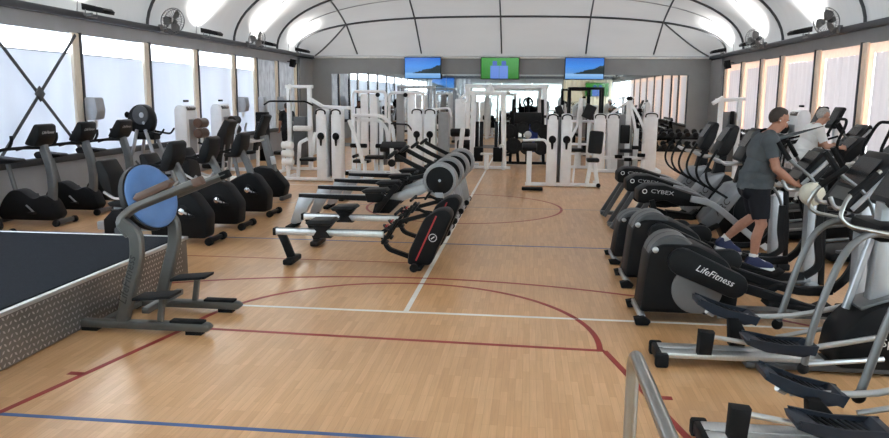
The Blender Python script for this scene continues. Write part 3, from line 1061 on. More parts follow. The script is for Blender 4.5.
def ell_pad(prof, m, name, parent, ru, rv):
    """oval pad: lathe squashed to an ellipse in the plane across ax"""
    b = B()
    up = (Vector((0, 0, 1)) - ax * ax.z).normalized()
    sd = up.cross(ax)
    rings = []
    for r, d in prof:
        rings.append([b.bm.verts.new(pc + ax * d + up * (math.cos(2 * PI * j / 40) * (rv - (1 - r))) + sd * (math.sin(2 * PI * j / 40) * (ru - (1 - r)))) for j in range(40)])
    for i in range(len(rings) - 1):
        for j in range(40):
            b.bm.faces.new((rings[i][j], rings[i][(j + 1) % 40], rings[i + 1][(j + 1) % 40], rings[i + 1][j]))
    b.bm.faces.new(rings[0][::-1])
    b.bm.faces.new(rings[-1])
    bmesh.ops.recalc_face_normals(b.bm, faces=b.bm.faces[:])
    return b.o(name, m, parent)


pad = ell_pad([(0.97, 0.035), (1.0, 0.02), (1.0, -0.035), (0.96, -0.05)], 'black_vinyl', 'pad_rim', t, 0.285, 0.325)
ell_pad([(0.985, 0.02), (0.985, 0.045), (0.965, 0.07), (0.92, 0.088), (0.80, 0.092)], 'blue_pad', 'back_pad', t, 0.285, 0.325)
b = B()
b.bar((-0.17, 0, 0.80), (-0.20, 0.0, 1.42), 0.12, 0.05)
b.bar((-0.17, -0.30, 0.95), (-0.17, 0.30, 0.95), 0.06, 0.06)
b.box((-0.11, 0, 1.23), (0.14, 0.16, 0.20), (0, -0.3, 0), bev=0.01)
b.o('pad_bracket', 'gray_dark', t)
B().prof([(0.02, 1.22), (0.30, 1.36), (0.33, 1.41), (0.28, 1.43), (0.0, 1.30), (-0.03, 1.25)], -0.30, -0.20, bev=0.02).o('arm_pad', 'brown_vinyl', t)
for y in (-0.28, 0.28):
    B().box((0.565, y, 1.425), (0.09, 0.085, 0.075), (0, -0.41, 0), bev=0.012).o('arm_cap', 'brown_vinyl' if y < 0 else 'black_rubber', t)
text('LifeFitness', 0.105, 'print_black', t, (-0.06, -0.34 - 0.052, 0.47), (PI / 2, -1.30 + PI * 0, 0), italic=0.25)


for ch in t.children:
    if ch.name.split('.')[0] not in ('base_rail', 'base_pad', 'foot', 'step_post', 'step_plate', 'lettering'):
        ch.scale.z = 0.925


# ------------------------------------------------------------------ rowing machines
def dark_rower(label, loc):
    t = thing('tank_rower', label, 'rowing machine', loc, 0, 'black rowing machines in front')
    b = B()
    b.prof([(-1.62, 0.36), (-0.28, 0.36), (-0.28, 0.435), (-1.62, 0.435)], -0.055, 0.055, bev=0.012)
    b.o('rail', 'alu', t)
    B().box((-0.95, 0, 0.43), (1.34, 0.05, 0.02)).o('rail_track', 'gray_dark', t)
    B().box((-1.63, 0, 0.398), (0.04, 0.125, 0.09), bev=0.01).o('rail_cap', 'black_plastic', t)
    b = B()
    b.tube(sm([(-1.56, 0, 0.37), (-1.50, 0, 0.24), (-1.44, 0, 0.08)], 4), 1.0, rect=(0.06, 0.10), up=(1, 0, 0))
    b.box((-1.43, 0, 0.05), (0.12, 0.40, 0.07), bev=0.02)
    b.o('rear_leg', 'black_plastic', t)
    B().prof([(-1.18, 0.50), (-0.92, 0.50), (-0.86, 0.54), (-0.90, 0.575), (-1.16, 0.565), (-1.22, 0.53)], -0.15, 0.15, bev=0.02).o('seat', 'black_vinyl', t)
    b = B()
    b.prof([(-1.15, 0.34), (-0.92, 0.34), (-0.98, 0.42), (-0.90, 0.51), (-1.18, 0.51), (-1.10, 0.42)], -0.085, 0.085, bev=0.008)
    b.o('seat_carriage', 'black_plastic', t)
    # tilted resistance housing
    h = B().prof([(0.02, 0.06), (0.30, 0.06), (0.56, 0.66), (0.50, 0.74), (0.36, 0.72), (0.22, 0.62), (0.04, 0.22)], -0.16, 0.16, bev=0.035, r=0.05).o('resistance_housing', 'black_plastic', t)
    for s in (-1, 1):
        B().bar((0.13, s * 0.163, 0.12), (0.37, s * 0.163, 0.66), 0.018, 0.006, up=(0, 1, 0)).o('stripe', 'red_paint', h)
        B().lathe((0.33, s * 0.158, 0.40), (0, s, 0), [(0.055, 0), (0.055, 0.008), (0.045, 0.008)], 20).o('badge', 'black_satin', h)
        B().ring((0.33, s * 0.167, 0.40), (0, 1, 0), 0.045, 0.005, 20, 6).o('badge_ring', 'silver', h)
        B().bar((0.31, s * 0.168, 0.385), (0.35, s * 0.168, 0.415), 0.012, 0.004, up=(0, 1, 0)).o('badge_mark', 'print_white', h)
    b = B()
    b.tube(rp([(-0.30, 0, 0.38), (-0.24, 0, 0.22), (0.06, 0, 0.12)], 0.06), 1.0, rect=(0.08, 0.05))
    b.tube(rp([(-0.30, 0, 0.42), (-0.10, 0, 0.55), (0.28, 0, 0.66)], 0.06), 1.0, rect=(0.06, 0.05))
    b.o('neck_frame', 'black_plastic', t)
    for s in (-1, 1):
        fp = B().box((-0.18, s * 0.16, 0.46), (0.035, 0.12, 0.34), (0, 0.55, 0), bev=0.01).o('foot_plate', 'black_rubber', t)
        b = B()
        b.ring((-0.20, s * 0.16, 0.50), (0.6, 0, 0.8), 0.065, 0.012, 14, 6)
        b.box((-0.24, s * 0.16, 0.34), (0.08, 0.11, 0.04), (0, 0.5, 0), bev=0.008)
        b.o('foot_strap', 'black_vinyl', fp)
        B().box((-0.215, s * 0.16, 0.53), (0.02, 0.125, 0.03), (0, 0.55, 0)).o('strap_buckle', 'red_paint', fp)
    b = B()
    b.tube([(-0.10, -0.24, 0.68), (-0.10, 0.24, 0.68)], 0.018, n=8)
    b.tube(rp([(-0.10, 0, 0.68), (0.1, 0, 0.70), (0.3, 0, 0.68)], 0.04), 0.012, n=6)
    b.o('handle', 'black_rubber', t)
    m_ = B().box((0.10, 0, 0.73), (0.03, 0.20, 0.13), (0, 0.6, 0), bev=0.01).o('monitor', 'black_satin', t)
    B().tube([(0.11, 0, 0.72), (0.26, 0, 0.66)], 0.02, n=8).o('monitor_arm', 'black_plastic', t)
    b = B()
    b.box((0.14, 0, 0.04), (0.14, 0.50, 0.06), bev=0.02)
    for s in (-1, 1):
        b.cyl((0.12, s * 0.22, 0.05), (0.12, s * 0.27, 0.05), 0.05)
    b.o('front_foot', 'black_rubber', t)
    return t


dr = dark_rower('black rowing machine with red stripe, nearest of the rowers', (-1.42, 8.62, 0))
dup(dr, 'black rowing machine standing second from the front, half hidden', (-1.42, 9.75, 0))


def fly_rower(label, loc):
    t = thing('flywheel_rower', label, 'rowing machine', loc, 0, 'flywheel rowing machines in a row')
    B().prof([(-2.02, 0.485), (-0.62, 0.445), (-0.62, 0.54), (-2.02, 0.54)], -0.05, 0.05, bev=0.01).o('rail', 'black_satin', t)
    B().box((-1.32, 0, 0.545), (1.38, 0.03, 0.012)).o('rail_strip', 'silver', t)
    # wedge shaped rear leg
    b = B()
    b.prof([(-2.02, 0.50), (-1.78, 0.48), (-2.00, 0.10), (-2.12, 0.06), (-2.16, 0.10)], -0.05, 0.05, bev=0.012)
    b.o('rear_leg', 'silver_paint', t)
    B().box((-2.13, 0, 0.045), (0.10, 0.52, 0.06), bev=0.02).o('rear_foot', 'black_rubber', t)
    B().prof([(-0.98, 0.58), (-0.70, 0.58), (-0.62, 0.62), (-0.66, 0.66), (-0.95, 0.645), (-1.02, 0.62)], -0.15, 0.15, bev=0.02).o('seat', 'black_vinyl', t)
    B().prof([(-0.94, 0.44), (-0.72, 0.44), (-0.68, 0.585), (-0.98, 0.585)], -0.08, 0.08, bev=0.01).o('seat_carriage', 'black_plastic', t)
    # neck: silver arm rising to the flywheel, black foot stretchers
    B().prof([(-0.66, 0.38), (-0.10, 0.58), (0.02, 0.66), (-0.04, 0.74), (-0.30, 0.66), (-0.66, 0.52)], -0.06, 0.06, bev=0.012).o('neck', 'silver_paint', t)
    for s in (-1, 1):
        fp = B().prof([(-0.80, 0.34), (-0.74, 0.30), (-0.44, 0.70), (-0.50, 0.74)], s * 0.15 - 0.055, s * 0.15 + 0.055, bev=0.01).o('foot_plate', 'black_rubber', t)
        B().ring((-0.64, s * 0.15, 0.56), (0.6, 0, 0.8), 0.07, 0.011, 12, 5).o('foot_strap', 'black_vinyl', fp)
    B().prof([(-0.86, 0.28), (-0.60, 0.28), (-0.40, 0.48), (-0.62, 0.50), (-0.82, 0.42)], -0.10, 0.10, bev=0.02).o('stretcher_frame', 'black_plastic', t)
    cx, cz_ = 0.17, 0.80
    fw_ = B().lathe((cx, -0.10, cz_), (0, 1, 0), [(0.17, -0.012), (0.245, 0.0), (0.262, 0.05), (0.262, 0.15), (0.245, 0.20), (0.17, 0.212)], 36).o('flywheel_case', 'disc_gray', t)
    for s in (-1, 1):
        B().lathe((cx, s * 0.112, cz_), (0, s, 0), [(0.205, 0), (0.20, 0.01), (0.06, 0.012), (0.05, 0.02)], 30).o('flywheel_mesh', 'black_plastic', fw_)
        B().lathe((cx, s * 0.128, cz_), (0, s, 0), [(0.022, 0), (0.018, 0.012)], 12).o('hub', 'silver', fw_)
        b = B()
        for k in range(3):
            b.ring((cx, s * 0.116, cz_), (0, 1, 0), 0.212 + 0.014 * k, 0.005, 30, 5)
        b.o('vent_ring', 'silver_paint', fw_)
    b = B()
    for s in (-1, 1):
        b.prof([(0.10, 0.62), (0.22, 0.62), (0.34, 0.09), (0.25, 0.07)], s * 0.13 - 0.025, s * 0.13 + 0.025, bev=0.008)
    b.o('front_leg', 'silver_paint', t)
    B().box((0.30, 0, 0.055), (0.09, 0.60, 0.05), bev=0.015).o('front_foot', 'silver_paint', t)
    for s in (-1, 1):
        B().cyl((0.31, s * 0.26, 0.05), (0.31, s * 0.33, 0.05), 0.05, bev=0.01).o('wheel', 'black_rubber', t)
    b = B()
    b.tube(sm([(0.02, 0.0, 0.90), (-0.25, 0.0, 1.02), (-0.52, 0.0, 1.16)], 4), 1.0, rect=(0.085, 0.065))
    b.o('monitor_arm', 'black_plastic', t)
    m_ = B().box((-0.55, 0, 1.175), (0.05, 0.18, 0.16), (0, 0.9, 0), bev=0.015).o('monitor', 'black_satin', t)
    B().box((-0.566, 0, 1.196), (0.006, 0.13, 0.10), (0, 0.9, 0)).o('display', 'lcd_gray', m_)
    B().tube([(-0.36, -0.24, 0.80), (-0.33, 0, 0.79), (-0.36, 0.24, 0.80)], 0.017, n=8).o('handle', 'black_rubber', t)
    B().prof([(-0.34, 0.76), (0.0, 0.84), (0.0, 0.90), (-0.30, 0.84)], -0.035, 0.035, bev=0.01).o('chain_guide', 'black_plastic', t)
    return t


fr = fly_rower('flywheel rowing machine nearest the black rowers', (-1.47, 10.98, 0))
dup(fr, 'flywheel rowing machine second from the black rowers', (-1.47, 12.03, 0))
dup(fr, 'flywheel rowing machine third from the black rowers', (-1.46, 13.05, 0))
dup(fr, 'flywheel rowing machine farthest from the viewer', (-1.45, 14.1, 0))
# ------------------------------------------------------------------ cross trainers with round drive discs
def cross_trainer(label, loc, group='black cross trainers in the right row'):
    t = thing('cross_trainer', label, 'elliptical trainer', loc, 0, group)
    B().prof([(-1.00, 0.09), (-0.14, 0.09), (-0.12, 0.36), (-0.24, 0.60), (-0.52, 0.74), (-0.84, 0.74), (-0.94, 0.66)], -0.21, 0.21, bev=0.04, r=0.06).o('drive_housing', 'black_plastic', t)
    for s in (-1, 1):
        B().lathe((-0.72, s * 0.06, 0.60), (0, s, 0), [(0.22, -0.05), (0.22, 0.10), (0.20, 0.12), (0.05, 0.124)], 32).o('upper_disc', 'gray_dark', t)
        B().lathe((-0.50, s * 0.212, 0.33), (0, s, 0), [(0.225, -0.02), (0.225, 0.012), (0.21, 0.018), (0.04, 0.02)], 32).o('drive_disc', 'disc_dark', t)
        up = s < 0
        a = (-0.66, 0.60) if up else (-0.62, 0.44)
        c = (-0.20, 0.40) if up else (-0.10, 0.50)
        b = B()
        d = Vector((c[0] - a[0], c[1] - a[1])).normalized()
        nrm = Vector((-d.y, d.x))
        P = []
        for k in range(9):
            an = PI / 2 + PI * k / 8
            P.append((a[0] + 0.125 * (d.x * math.cos(an) + nrm.x * math.sin(an)), a[1] + 0.125 * (d.y * math.cos(an) + nrm.y * math.sin(an))))
        for k in range(9):
            an = -PI / 2 + PI * k / 8
            P.append((c[0] + 0.115 * (d.x * math.cos(an) + nrm.x * math.sin(an)), c[1] + 0.115 * (d.y * math.cos(an) + nrm.y * math.sin(an))))
        lk = b.prof(P, s * 0.245, s * 0.33, bev=0.02).o('crank_cover', 'black_satin', t)
        if s < 0:
            text('LifeFitness', 0.085, 'print_white', lk, ((a[0] + c[0]) / 2 + 0.05, -0.333, (a[1] + c[1]) / 2 - 0.01), (PI / 2, -math.atan2(d.y, d.x), 0), italic=0.25)
        # pedal bar running forward and curving up into the moving arm
        z0 = 0.40 if up else 0.42
        zp = 0.16 if up else 0.22
        B().tube(sm([(c[0], s * 0.27, z0), (0.15, s * 0.25, (z0 + zp) / 2 + 0.02), (0.55, s * 0.25, zp + 0.02), (0.85, s * 0.26, zp + 0.03)], 4), 1.0, rect=(0.07, 0.085)).o('pedal_bar', 'black_satin', t)
        xp = 0.34 if up else 0.08
        pd = B().prof([(xp - 0.26, zp + 0.07), (xp + 0.22, zp + 0.02), (xp + 0.30, zp + 0.09), (xp + 0.24, zp + 0.09), (xp + 0.18, zp + 0.06), (xp - 0.24, zp + 0.11)], s * 0.24 - 0.10, s * 0.24 + 0.10, bev=0.01).o('pedal', 'black_rubber', t)
        ar = B()
        xh = 0.48 if up else 0.74
        ar.tube(sm([(0.85, s * 0.27, zp + 0.03), (0.98, s * 0.28, zp + 0.16), (0.95 if up else 1.05, s * 0.29, 0.60), (0.95, s * 0.29, 0.98)], 5), 1.0, rect=(0.055, 0.075))
        ar = ar.o('moving_arm', 'black_satin', t)
        B().tube(sm([(0.95, s * 0.29, 0.95), (0.84 if up else 0.96, s * 0.30, 1.22), (xh + 0.12, s * 0.29, 1.42), (xh, s * 0.26, 1.60)], 5), 0.018, n=8).o('arm_tube', 'gray_frame', ar)
        B().tube([(xh + 0.12, s * 0.29, 1.42), (xh, s * 0.26, 1.60)], 0.027, n=8).o('arm_grip', 'black_rubber', ar)
    b = B()
    b.box((0.30, 0, 0.085), (1.40, 0.16, 0.07), bev=0.015)
    b.o('floor_rail', 'gray_frame', t)
    b = B()
    b.prof([(0.92, 0.05), (1.08, 0.05), (1.02, 1.16), (0.90, 1.16)], -0.075, 0.075, bev=0.02)
    b.o('upright_post', 'silver_paint', t)
    B().prof([(1.08, 0.05), (1.14, 0.05), (1.08, 1.20), (1.02, 1.20)], -0.085, 0.085, bev=0.015).o('post_cover', 'black_plastic', t)
    B().box((1.00, 0, 0.045), (0.12, 0.66, 0.07), bev=0.02).o('front_foot', 'silver_paint', t)
    for s in (-1, 1):
        B().box((1.00, s * 0.34, 0.05), (0.15, 0.06, 0.10), bev=0.02).o('foot_cap', 'black_rubber', t)
        B().prof([(-1.04, 0.005), (-0.93, 0.005), (-0.91, 0.04), (-0.97, 0.09), (-1.06, 0.07)], s * 0.29 - 0.045, s * 0.29 + 0.045, bev=0.012).o('rear_foot', 'black_rubber', t)
    B().box((-0.98, 0, 0.07), (0.06, 0.56, 0.05), bev=0.012).o('rear_bar', 'silver', t)
    B().lathe((-0.885, -0.212, 0.685), (0, -1, 0), [(0.028, 0), (0.028, 0.01), (0.02, 0.014)], 16).o('axle_cap', 'silver', t)
    c = B().prof([(-0.05, -0.27), (0.07, -0.24), (0.10, 0.05), (0.05, 0.27), (-0.02, 0.28), (-0.06, 0.0)], -0.26, 0.26, bev=0.03, r=0.05).o('console', 'black_satin', t)
    c.location = (0.90, 0, 1.32)
    c.scale = (1.0, 0.88, 0.88)
    c.rotation_euler = (0, 0.62, 0)
    B().box((-0.062, 0, 0.06), (0.012, 0.36, 0.26), (0, 0.02, 0)).o('display', 'screen_dark', c)
    B().box((-0.058, 0, -0.15), (0.012, 0.34, 0.10), (0, -0.05, 0)).o('key_panel', 'lcd_gray', c)
    B().tube(rp([(-0.02, -0.27, -0.24), (0.04, -0.27, 0.24), (0.04, 0.27, 0.24), (-0.02, 0.27, -0.24)], 0.10, 5), 0.022, n=8).o('console_rim', 'silver_paint', c)
    b = B()
    b.tube(rp([(0.95, -0.08, 1.12), (0.80, -0.18, 1.10), (0.62, -0.20, 1.10), (0.58, -0.20, 1.20)], 0.06), 0.02, n=8)
    b.tube(rp([(0.95, 0.08, 1.12), (0.80, 0.18, 1.10), (0.62, 0.20, 1.10), (0.58, 0.20, 1.20)], 0.06), 0.02, n=8)
    b.tube([(0.95, -0.09, 1.12), (0.95, 0.09, 1.12)], 0.03, n=8)
    b.o('fixed_handle', 'silver', t)
    return t


ct = cross_trainer('black cross trainer with grey drive disc, in front of the man in grey', (2.05, 6.95, 0))
dup(ct, 'black cross trainer that the man in the grey shirt stands on', (2.08, 8.28, 0))
_c3 = dup(ct, 'lower black cross trainer just behind the one with the man in grey', (2.08, 9.42, 0))
_c3.scale = (1.0, 0.95, 0.80)
for _k in ct.children:
    if _k.name.startswith('console'):
        _k.scale = (1.0, 1.15, 1.15)


# ------------------------------------------------------------------ front drive ellipticals at the lower right
def elliptical(label, loc, pn, pf):
    t = thing('elliptical_trainer', label, 'elliptical trainer', loc, 0, 'ellipticals with navy pedals at the front right')
    for s in (-1, 1):
        B().box((-0.40, s * 0.065, 0.085), (1.20, 0.12, 0.045), bev=0.008).o('base_rail', 'alu', t)
        B().box((-1.0, s * 0.15, 0.055), (0.10, 0.07, 0.11), bev=0.018).o('foot_cap', 'black_rubber', t)
    B().box((-1.0, 0, 0.065), (0.075, 0.28, 0.08), bev=0.012).o('rear_bar', 'black_plastic', t)
    B().box((0.35, 0, 0.045), (1.45, 0.30, 0.05), bev=0.01).o('base_plate', 'gray_dark', t)
    B().box((1.05, 0, 0.05), (0.09, 0.60, 0.08), bev=0.02).o('front_foot', 'black_rubber', t)
    h = B().prof([(0.24, 0.06), (1.06, 0.06), (1.08, 0.34), (0.92, 0.54), (0.66, 0.60), (0.44, 0.52), (0.28, 0.34)], -0.20, 0.20, bev=0.04, r=0.08).o('flywheel_housing', 'black_plastic', t)
    B().prof([(0.42, 0.50), (0.66, 0.585), (0.92, 0.525), (0.94, 0.55), (0.66, 0.62), (0.40, 0.53)], -0.14, 0.14, bev=0.01).o('housing_top', 'gray_frame', h)
    text('SportsArt', 0.09, 'print_white', h, (0.73, -0.203, 0.28), (PI / 2, 0, 0))
    for s in (-1, 1):
        near = s < 0
        y = s * 0.24
        xp, zp = pn if near else pf
        tl = 0.10 if near else 0.30
        pd = B().prof([(-0.24, -0.01), (-0.10, -0.045), (0.16, -0.045), (0.25, 0.0), (0.25, 0.05), (0.20, 0.055), (0.17, 0.015), (-0.10, 0.005), (-0.20, 0.035), (-0.26, 0.03)], -0.105, 0.105, bev=0.012).o('pedal', 'pedal_navy', t)
        pd.location = (xp, y, zp)
        pd.rotation_euler = (0, tl, 0)
        for k in range(7):
            B().box((-0.11 + 0.042 * k, 0, 0.012), (0.012, 0.17, 0.010), (0, 0, 0.35)).o('grip_ridge', 'black_rubber', pd)
        for q in (-1, 1):
            B().prof([(-0.22, 0.0), (0.24, -0.02), (0.25, 0.055), (0.0, 0.03), (-0.24, 0.045)], q * 0.098 - 0.008, q * 0.098 + 0.008).o('pedal_side', 'pedal_navy', pd)
        # pedal arm: back roller boot, bar, link to the crank
        B().tube([(xp - 0.46 if near else xp - 0.16, y * 0.62, zp + 0.01), (xp - 0.10, y * 0.8, zp - 0.03)], 0.018, n=10).o('pedal_bar', 'silver', t)
        if near:
            xb = xp - 0.50
            B().prof([(xb - 0.055, zp - 0.13), (xb + 0.05, zp - 0.13), (xb + 0.065, zp + 0.05), (xb - 0.05, zp + 0.06)], y * 0.62 - 0.05, y * 0.62 + 0.05, bev=0.02).o('roller_boot', 'black_rubber', t)
        else:
            B().prof([(xp + 0.02, 0.11), (xp + 0.14, 0.11), (xp + 0.16, 0.20), (xp + 0.08, zp - 0.03), (xp + 0.0, zp - 0.03)], y * 0.55 - 0.05, y * 0.55 + 0.05, bev=0.02).o('pedal_strut', 'black_rubber', t)
        B().tube(sm([(xp - 0.05, y, zp - 0.05), (0.05, y * 0.95, zp - 0.02), (0.50, s * 0.23, 0.33 if near else 0.45)], 4), 0.022, n=10).o('crank_link', 'silver', t)
        B().tube([(-0.02, s * 0.31, 0.13), (0.56, s * 0.235, 0.17 if near else 0.30)], 0.02, n=8).o('lower_link', 'silver', t)
        # hanging grey arm
        ya = s * 0.31
        zb = 0.10 if near else 0.24
        a = B().tube(sm([(-0.02, ya, zb), (0.02, ya, 0.40), (0.10, ya, 0.72), (0.20, ya, 0.98), (0.34, ya * 0.94, 1.10), (0.50, ya * 0.86, 1.10)], 6), 0.027, n=10).o('swing_arm', 'gray_frame', t)
        B().sph((-0.02, ya, zb), (0.045, 0.035, 0.045)).o('arm_joint', 'black_plastic', a)
        g = B().tube(rp([(0.52, ya * 0.95, 1.10), (0.20, ya, 1.16), (0.13, ya, 1.22), (0.18, ya * 0.9, 1.36), (0.40, ya * 0.8, 1.55)], 0.07, 5), 0.016, n=10).o('handle_tube', 'steel', t)
        B().tube([(0.20, ya * 0.89, 1.38), (0.38, ya * 0.8, 1.53)], 0.024, n=8).o('handle_grip', 'black_rubber', g)
    B().box((0.54, 0, 1.10), (0.22, 0.50, 0.13), bev=0.035).o('pivot_block', 'black_plastic', t)
    for s in (-1, 1):
        B().lathe((0.54, s * 0.25, 1.10), (0, s, 0), [(0.045, 0), (0.045, 0.03), (0.02, 0.035)], 16).o('pivot_cap', 'silver', t)
    B().prof([(0.50, 0.50), (0.66, 0.50), (0.64, 1.30), (0.52, 1.30)], -0.06, 0.06, bev=0.02).o('column', 'silver_paint', t)
    B().bar((0.36, 0, 0.48), (0.50, 0, 1.04), 0.05, 0.05, up=(1, 0, 0)).o('brace', 'silver_paint', t)
    c = B().box((0.66, 0, 1.44), (0.08, 0.46, 0.40), (0, 0.5, 0), bev=0.03).o('console', 'black_satin', t)
    B().box((0.625, 0, 1.455), (0.012, 0.36, 0.28), (0, 0.5, 0)).o('display', 'screen_dark', c)
    return t


el = elliptical('elliptical trainer with navy pedals at the bottom right, nearest the viewer', (2.08, 4.27, 0), (-0.36, 0.275), (-0.40, 0.32))
elliptical('elliptical trainer with navy pedals between the nearest one and the cross trainers', (2.06, 5.74, 0), (-0.19, 0.25), (-0.46, 0.36))


# ------------------------------------------------------------------ arc trainers
def arc_trainer(label, loc):
    t = thing('arc_trainer', label, 'arc trainer', loc, 0, 'arc trainers in the right row')
    sh = B().prof([(-0.76, 0.62), (-0.76, 0.78), (-0.64, 0.86), (-0.40, 0.86), (0.16, 0.68), (0.18, 0.58), (-0.20, 0.58), (-0.40, 0.66), (-0.64, 0.60)], -0.20, 0.20, bev=0.03, r=0.03).o('rear_shroud', 'black_plastic', t)
    text('CYBEX', 0.075, 'print_gray', sh, (-0.44, -0.203, 0.765), (PI / 2, 0.10, 0), sx=1.35)
    B().ring((-0.675, -0.202, 0.775), (0, 1, 0), 0.028, 0.006, 14, 5).o('emblem', 'print_white', sh)
    for s in (-1, 1):
        B().bar((-0.96, s * 0.22, 0.03), (-0.60, s * 0.17, 0.66), 0.05, 0.07, up=(1, 0, 0)).o('rear_leg', 'gray_dark', t)
        up = s < 0
        zp = 0.24 if up else 0.36
        B().tube(sm([(-0.58, s * 0.22, 0.66), (-0.44, s * 0.22, zp + 0.10), (0.05, s * 0.23, zp), (0.32, s * 0.23, zp + 0.10)], 4), 1.0, rect=(0.05, 0.07)).o('pedal_arm', 'black_satin', t)
        B().prof([(-0.30, zp + 0.07), (0.06, zp + 0.03), (0.14, zp + 0.10), (0.10, zp + 0.11), (0.04, zp + 0.06), (-0.30, zp + 0.10)], s * 0.23 - 0.095, s * 0.23 + 0.095, bev=0.008).o('pedal', 'black_rubber', t)
        B().tube(sm([(-0.08, s * 0.30, 0.70), (0.18, s * 0.31, 0.64), (0.44, s * 0.31, 0.46), (0.70, s * 0.31, 0.24), (0.96, s * 0.30, 0.05)], 6), 1.0, rect=(0.05, 0.085), up=(0, 0, 1)).o('arched_frame', 'silver_paint', t)
        B().tube(sm([(0.24, s * 0.25, 1.36), (0.14, s * 0.29, 1.20), (0.10, s * 0.30, 1.02), (0.18, s * 0.30, 0.86), (0.40, s * 0.27, 0.72)], 5), 0.017, n=8).o('handle', 'black_rubber', t)
    f = B().prof([(0.30, 0.40), (0.50, 0.86), (0.74, 0.90), (1.26, 0.46), (1.28, 0.07), (0.46, 0.07)], -0.19, 0.19, bev=0.03, r=0.05).o('front_housing', 'black_plastic', t)
    sp = B().prof([(0.10, 0.38), (0.46, 0.88), (0.70, 0.93), (0.64, 0.80), (0.34, 0.36), (0.20, 0.24)], -0.205, 0.205, bev=0.015, r=0.03).o('side_panel', 'arc_gray', t)
    for s in (-1, 1):
        d = B().lathe((0.80, s * 0.19, 0.52), (0, s, 0), [(0.29, -0.02), (0.29, 0.03), (0.26, 0.05), (0.05, 0.055)], 32).o('flywheel_disc', 'black_satin', f)
    text('S', 0.20, 'print_white', f, (0.84, -0.248, 0.50), (PI / 2, 0, 0), italic=0.4, sx=1.5)
    text('ARC', 0.13, 'print_black', sp, (0.36, -0.207, 0.58), (PI / 2, -0.92, 0), italic=0.2)
    B().prof([(0.54, 0.90), (0.72, 0.90), (0.74, 1.22), (0.62, 1.22)], -0.07, 0.07, bev=0.02).o('console_post', 'black_plastic', t)
    c = B().prof([(-0.07, -0.24), (0.08, -0.22), (0.11, 0.0), (0.06, 0.26), (-0.02, 0.27), (-0.06, 0.0)], -0.23, 0.23, bev=0.03, r=0.05).o('console', 'black_satin', t)
    c.location = (0.70, 0, 1.40)
    c.rotation_euler = (0, 0.40, 0)
    B().box((-0.064, 0, 0.08), (0.012, 0.32, 0.24), (0, 0.15, 0)).o('display', 'screen_dark', c)
    B().tube(rp([(0.62, -0.05, 1.16), (0.36, -0.20, 1.16), (0.28, -0.22, 1.22), (0.28, 0.22, 1.22), (0.36, 0.20, 1.16), (0.62, 0.05, 1.16)], 0.05), 0.019, n=8).o('front_handle', 'silver', t)
    b = B()
    b.box((0.0, 0, 0.06), (2.0, 0.12, 0.06), bev=0.012)
    b.box((1.10, 0, 0.045), (0.12, 0.66, 0.07), bev=0.02)
    b.o('base_frame', 'gray_dark', t)
    return t


at = arc_trainer('arc trainer with white lettering on its tail, nearest of the three', (2.27, 10.5, 0))
dup(at, 'arc trainer in the middle of the three', (2.27, 11.75, 0))
dup(at, 'arc trainer farthest back of the three', (2.27, 12.95, 0))


# ------------------------------------------------------------------ trainers with hoop handles along the right windows
def hoop_trainer(label, loc):
    t = thing('hoop_trainer', label, 'step trainer', loc, 0, 'hoop handled trainers along the right windows')
    B().prof([(-0.95, 0.05), (0.95, 0.05), (0.95, 0.26), (0.55, 0.34), (-0.80, 0.18), (-0.95, 0.14)], -0.30, 0.30, bev=0.03, r=0.03).o('base_deck', 'black_plastic', t)
    for s in (-1, 1):
        B().prof([(-0.90, 0.17), (0.50, 0.33), (0.50, 0.36), (-0.90, 0.20)], s * 0.335 - 0.035, s * 0.335 + 0.035, bev=0.008).o('side_rail', 'gray_frame', t)
        B().prof([(-0.28, 0.36), (0.10, 0.33), (0.14, 0.40), (-0.26, 0.42)], s * 0.16 - 0.10, s * 0.16 + 0.10, bev=0.015).o('pedal', 'black_rubber', t)
        B().bar((0.62, s * 0.26, 0.28), (0.56, s * 0.24, 1.12), 0.08, 0.06, up=(1, 0, 0)).o('column', 'gray_frame', t)
        B().bar((0.05, s * 0.16, 0.36), (0.56, s * 0.16, 0.50), 0.05, 0.05).o('pedal_arm', 'gray_dark', t)
        B().cyl((0.86, s * 0.32, 0.07), (0.86, s * 0.39, 0.07), 0.07, bev=0.012).o('wheel', 'black_rubber', t)
        B().tube(rp([(0.56, s * 0.28, 1.04), (0.10, s * 0.30, 0.98), (-0.10, s * 0.30, 0.92)], 0.06), 0.024, n=8).o('side_handle', 'silver', t)
    B().prof([(0.50, 0.30), (0.86, 0.28), (0.74, 0.92), (0.52, 0.98)], -0.22, 0.22, bev=0.04, r=0.04).o('front_housing', 'black_plastic', t)
    c = B().prof([(-0.08, -0.28), (0.07, -0.25), (0.10, 0.0), (0.05, 0.24), (-0.02, 0.25), (-0.06, 0.0)], -0.30, 0.30, bev=0.03, r=0.04).o('console', 'black_satin', t)
    c.location = (0.55, 0, 1.24)
    c.rotation_euler = (0, 0.65, 0)
    B().box((-0.066, 0, 0.05), (0.012, 0.38, 0.26), (0, 0.1, 0)).o('display', 'screen_dark', c)
    B().tube(rp([(0.40, 0.30, 1.02), (0.24, 0.28, 1.28), (0.42, 0.24, 1.72), (0.42, -0.24, 1.72), (0.24, -0.28, 1.28), (0.40, -0.30, 1.02)], 0.16, 6), 0.023, n=8).o('hoop_handle', 'black_rubber', t)
    return t


ht = hoop_trainer('hoop handled trainer cut by the right edge, nearest the viewer', (4.70, 9.75, 0))
dup(ht, 'hoop handled trainer between the right edge and the man in white', (4.62, 11.25, 0))
dup(ht, 'hoop handled trainer used by the man in the white shirt', (4.62, 12.75, 0))
dup(ct, 'black cross trainer behind the man in white, by the right windows', (5.0, 14.4, 0))['group'] = 'cross trainers by the right windows'


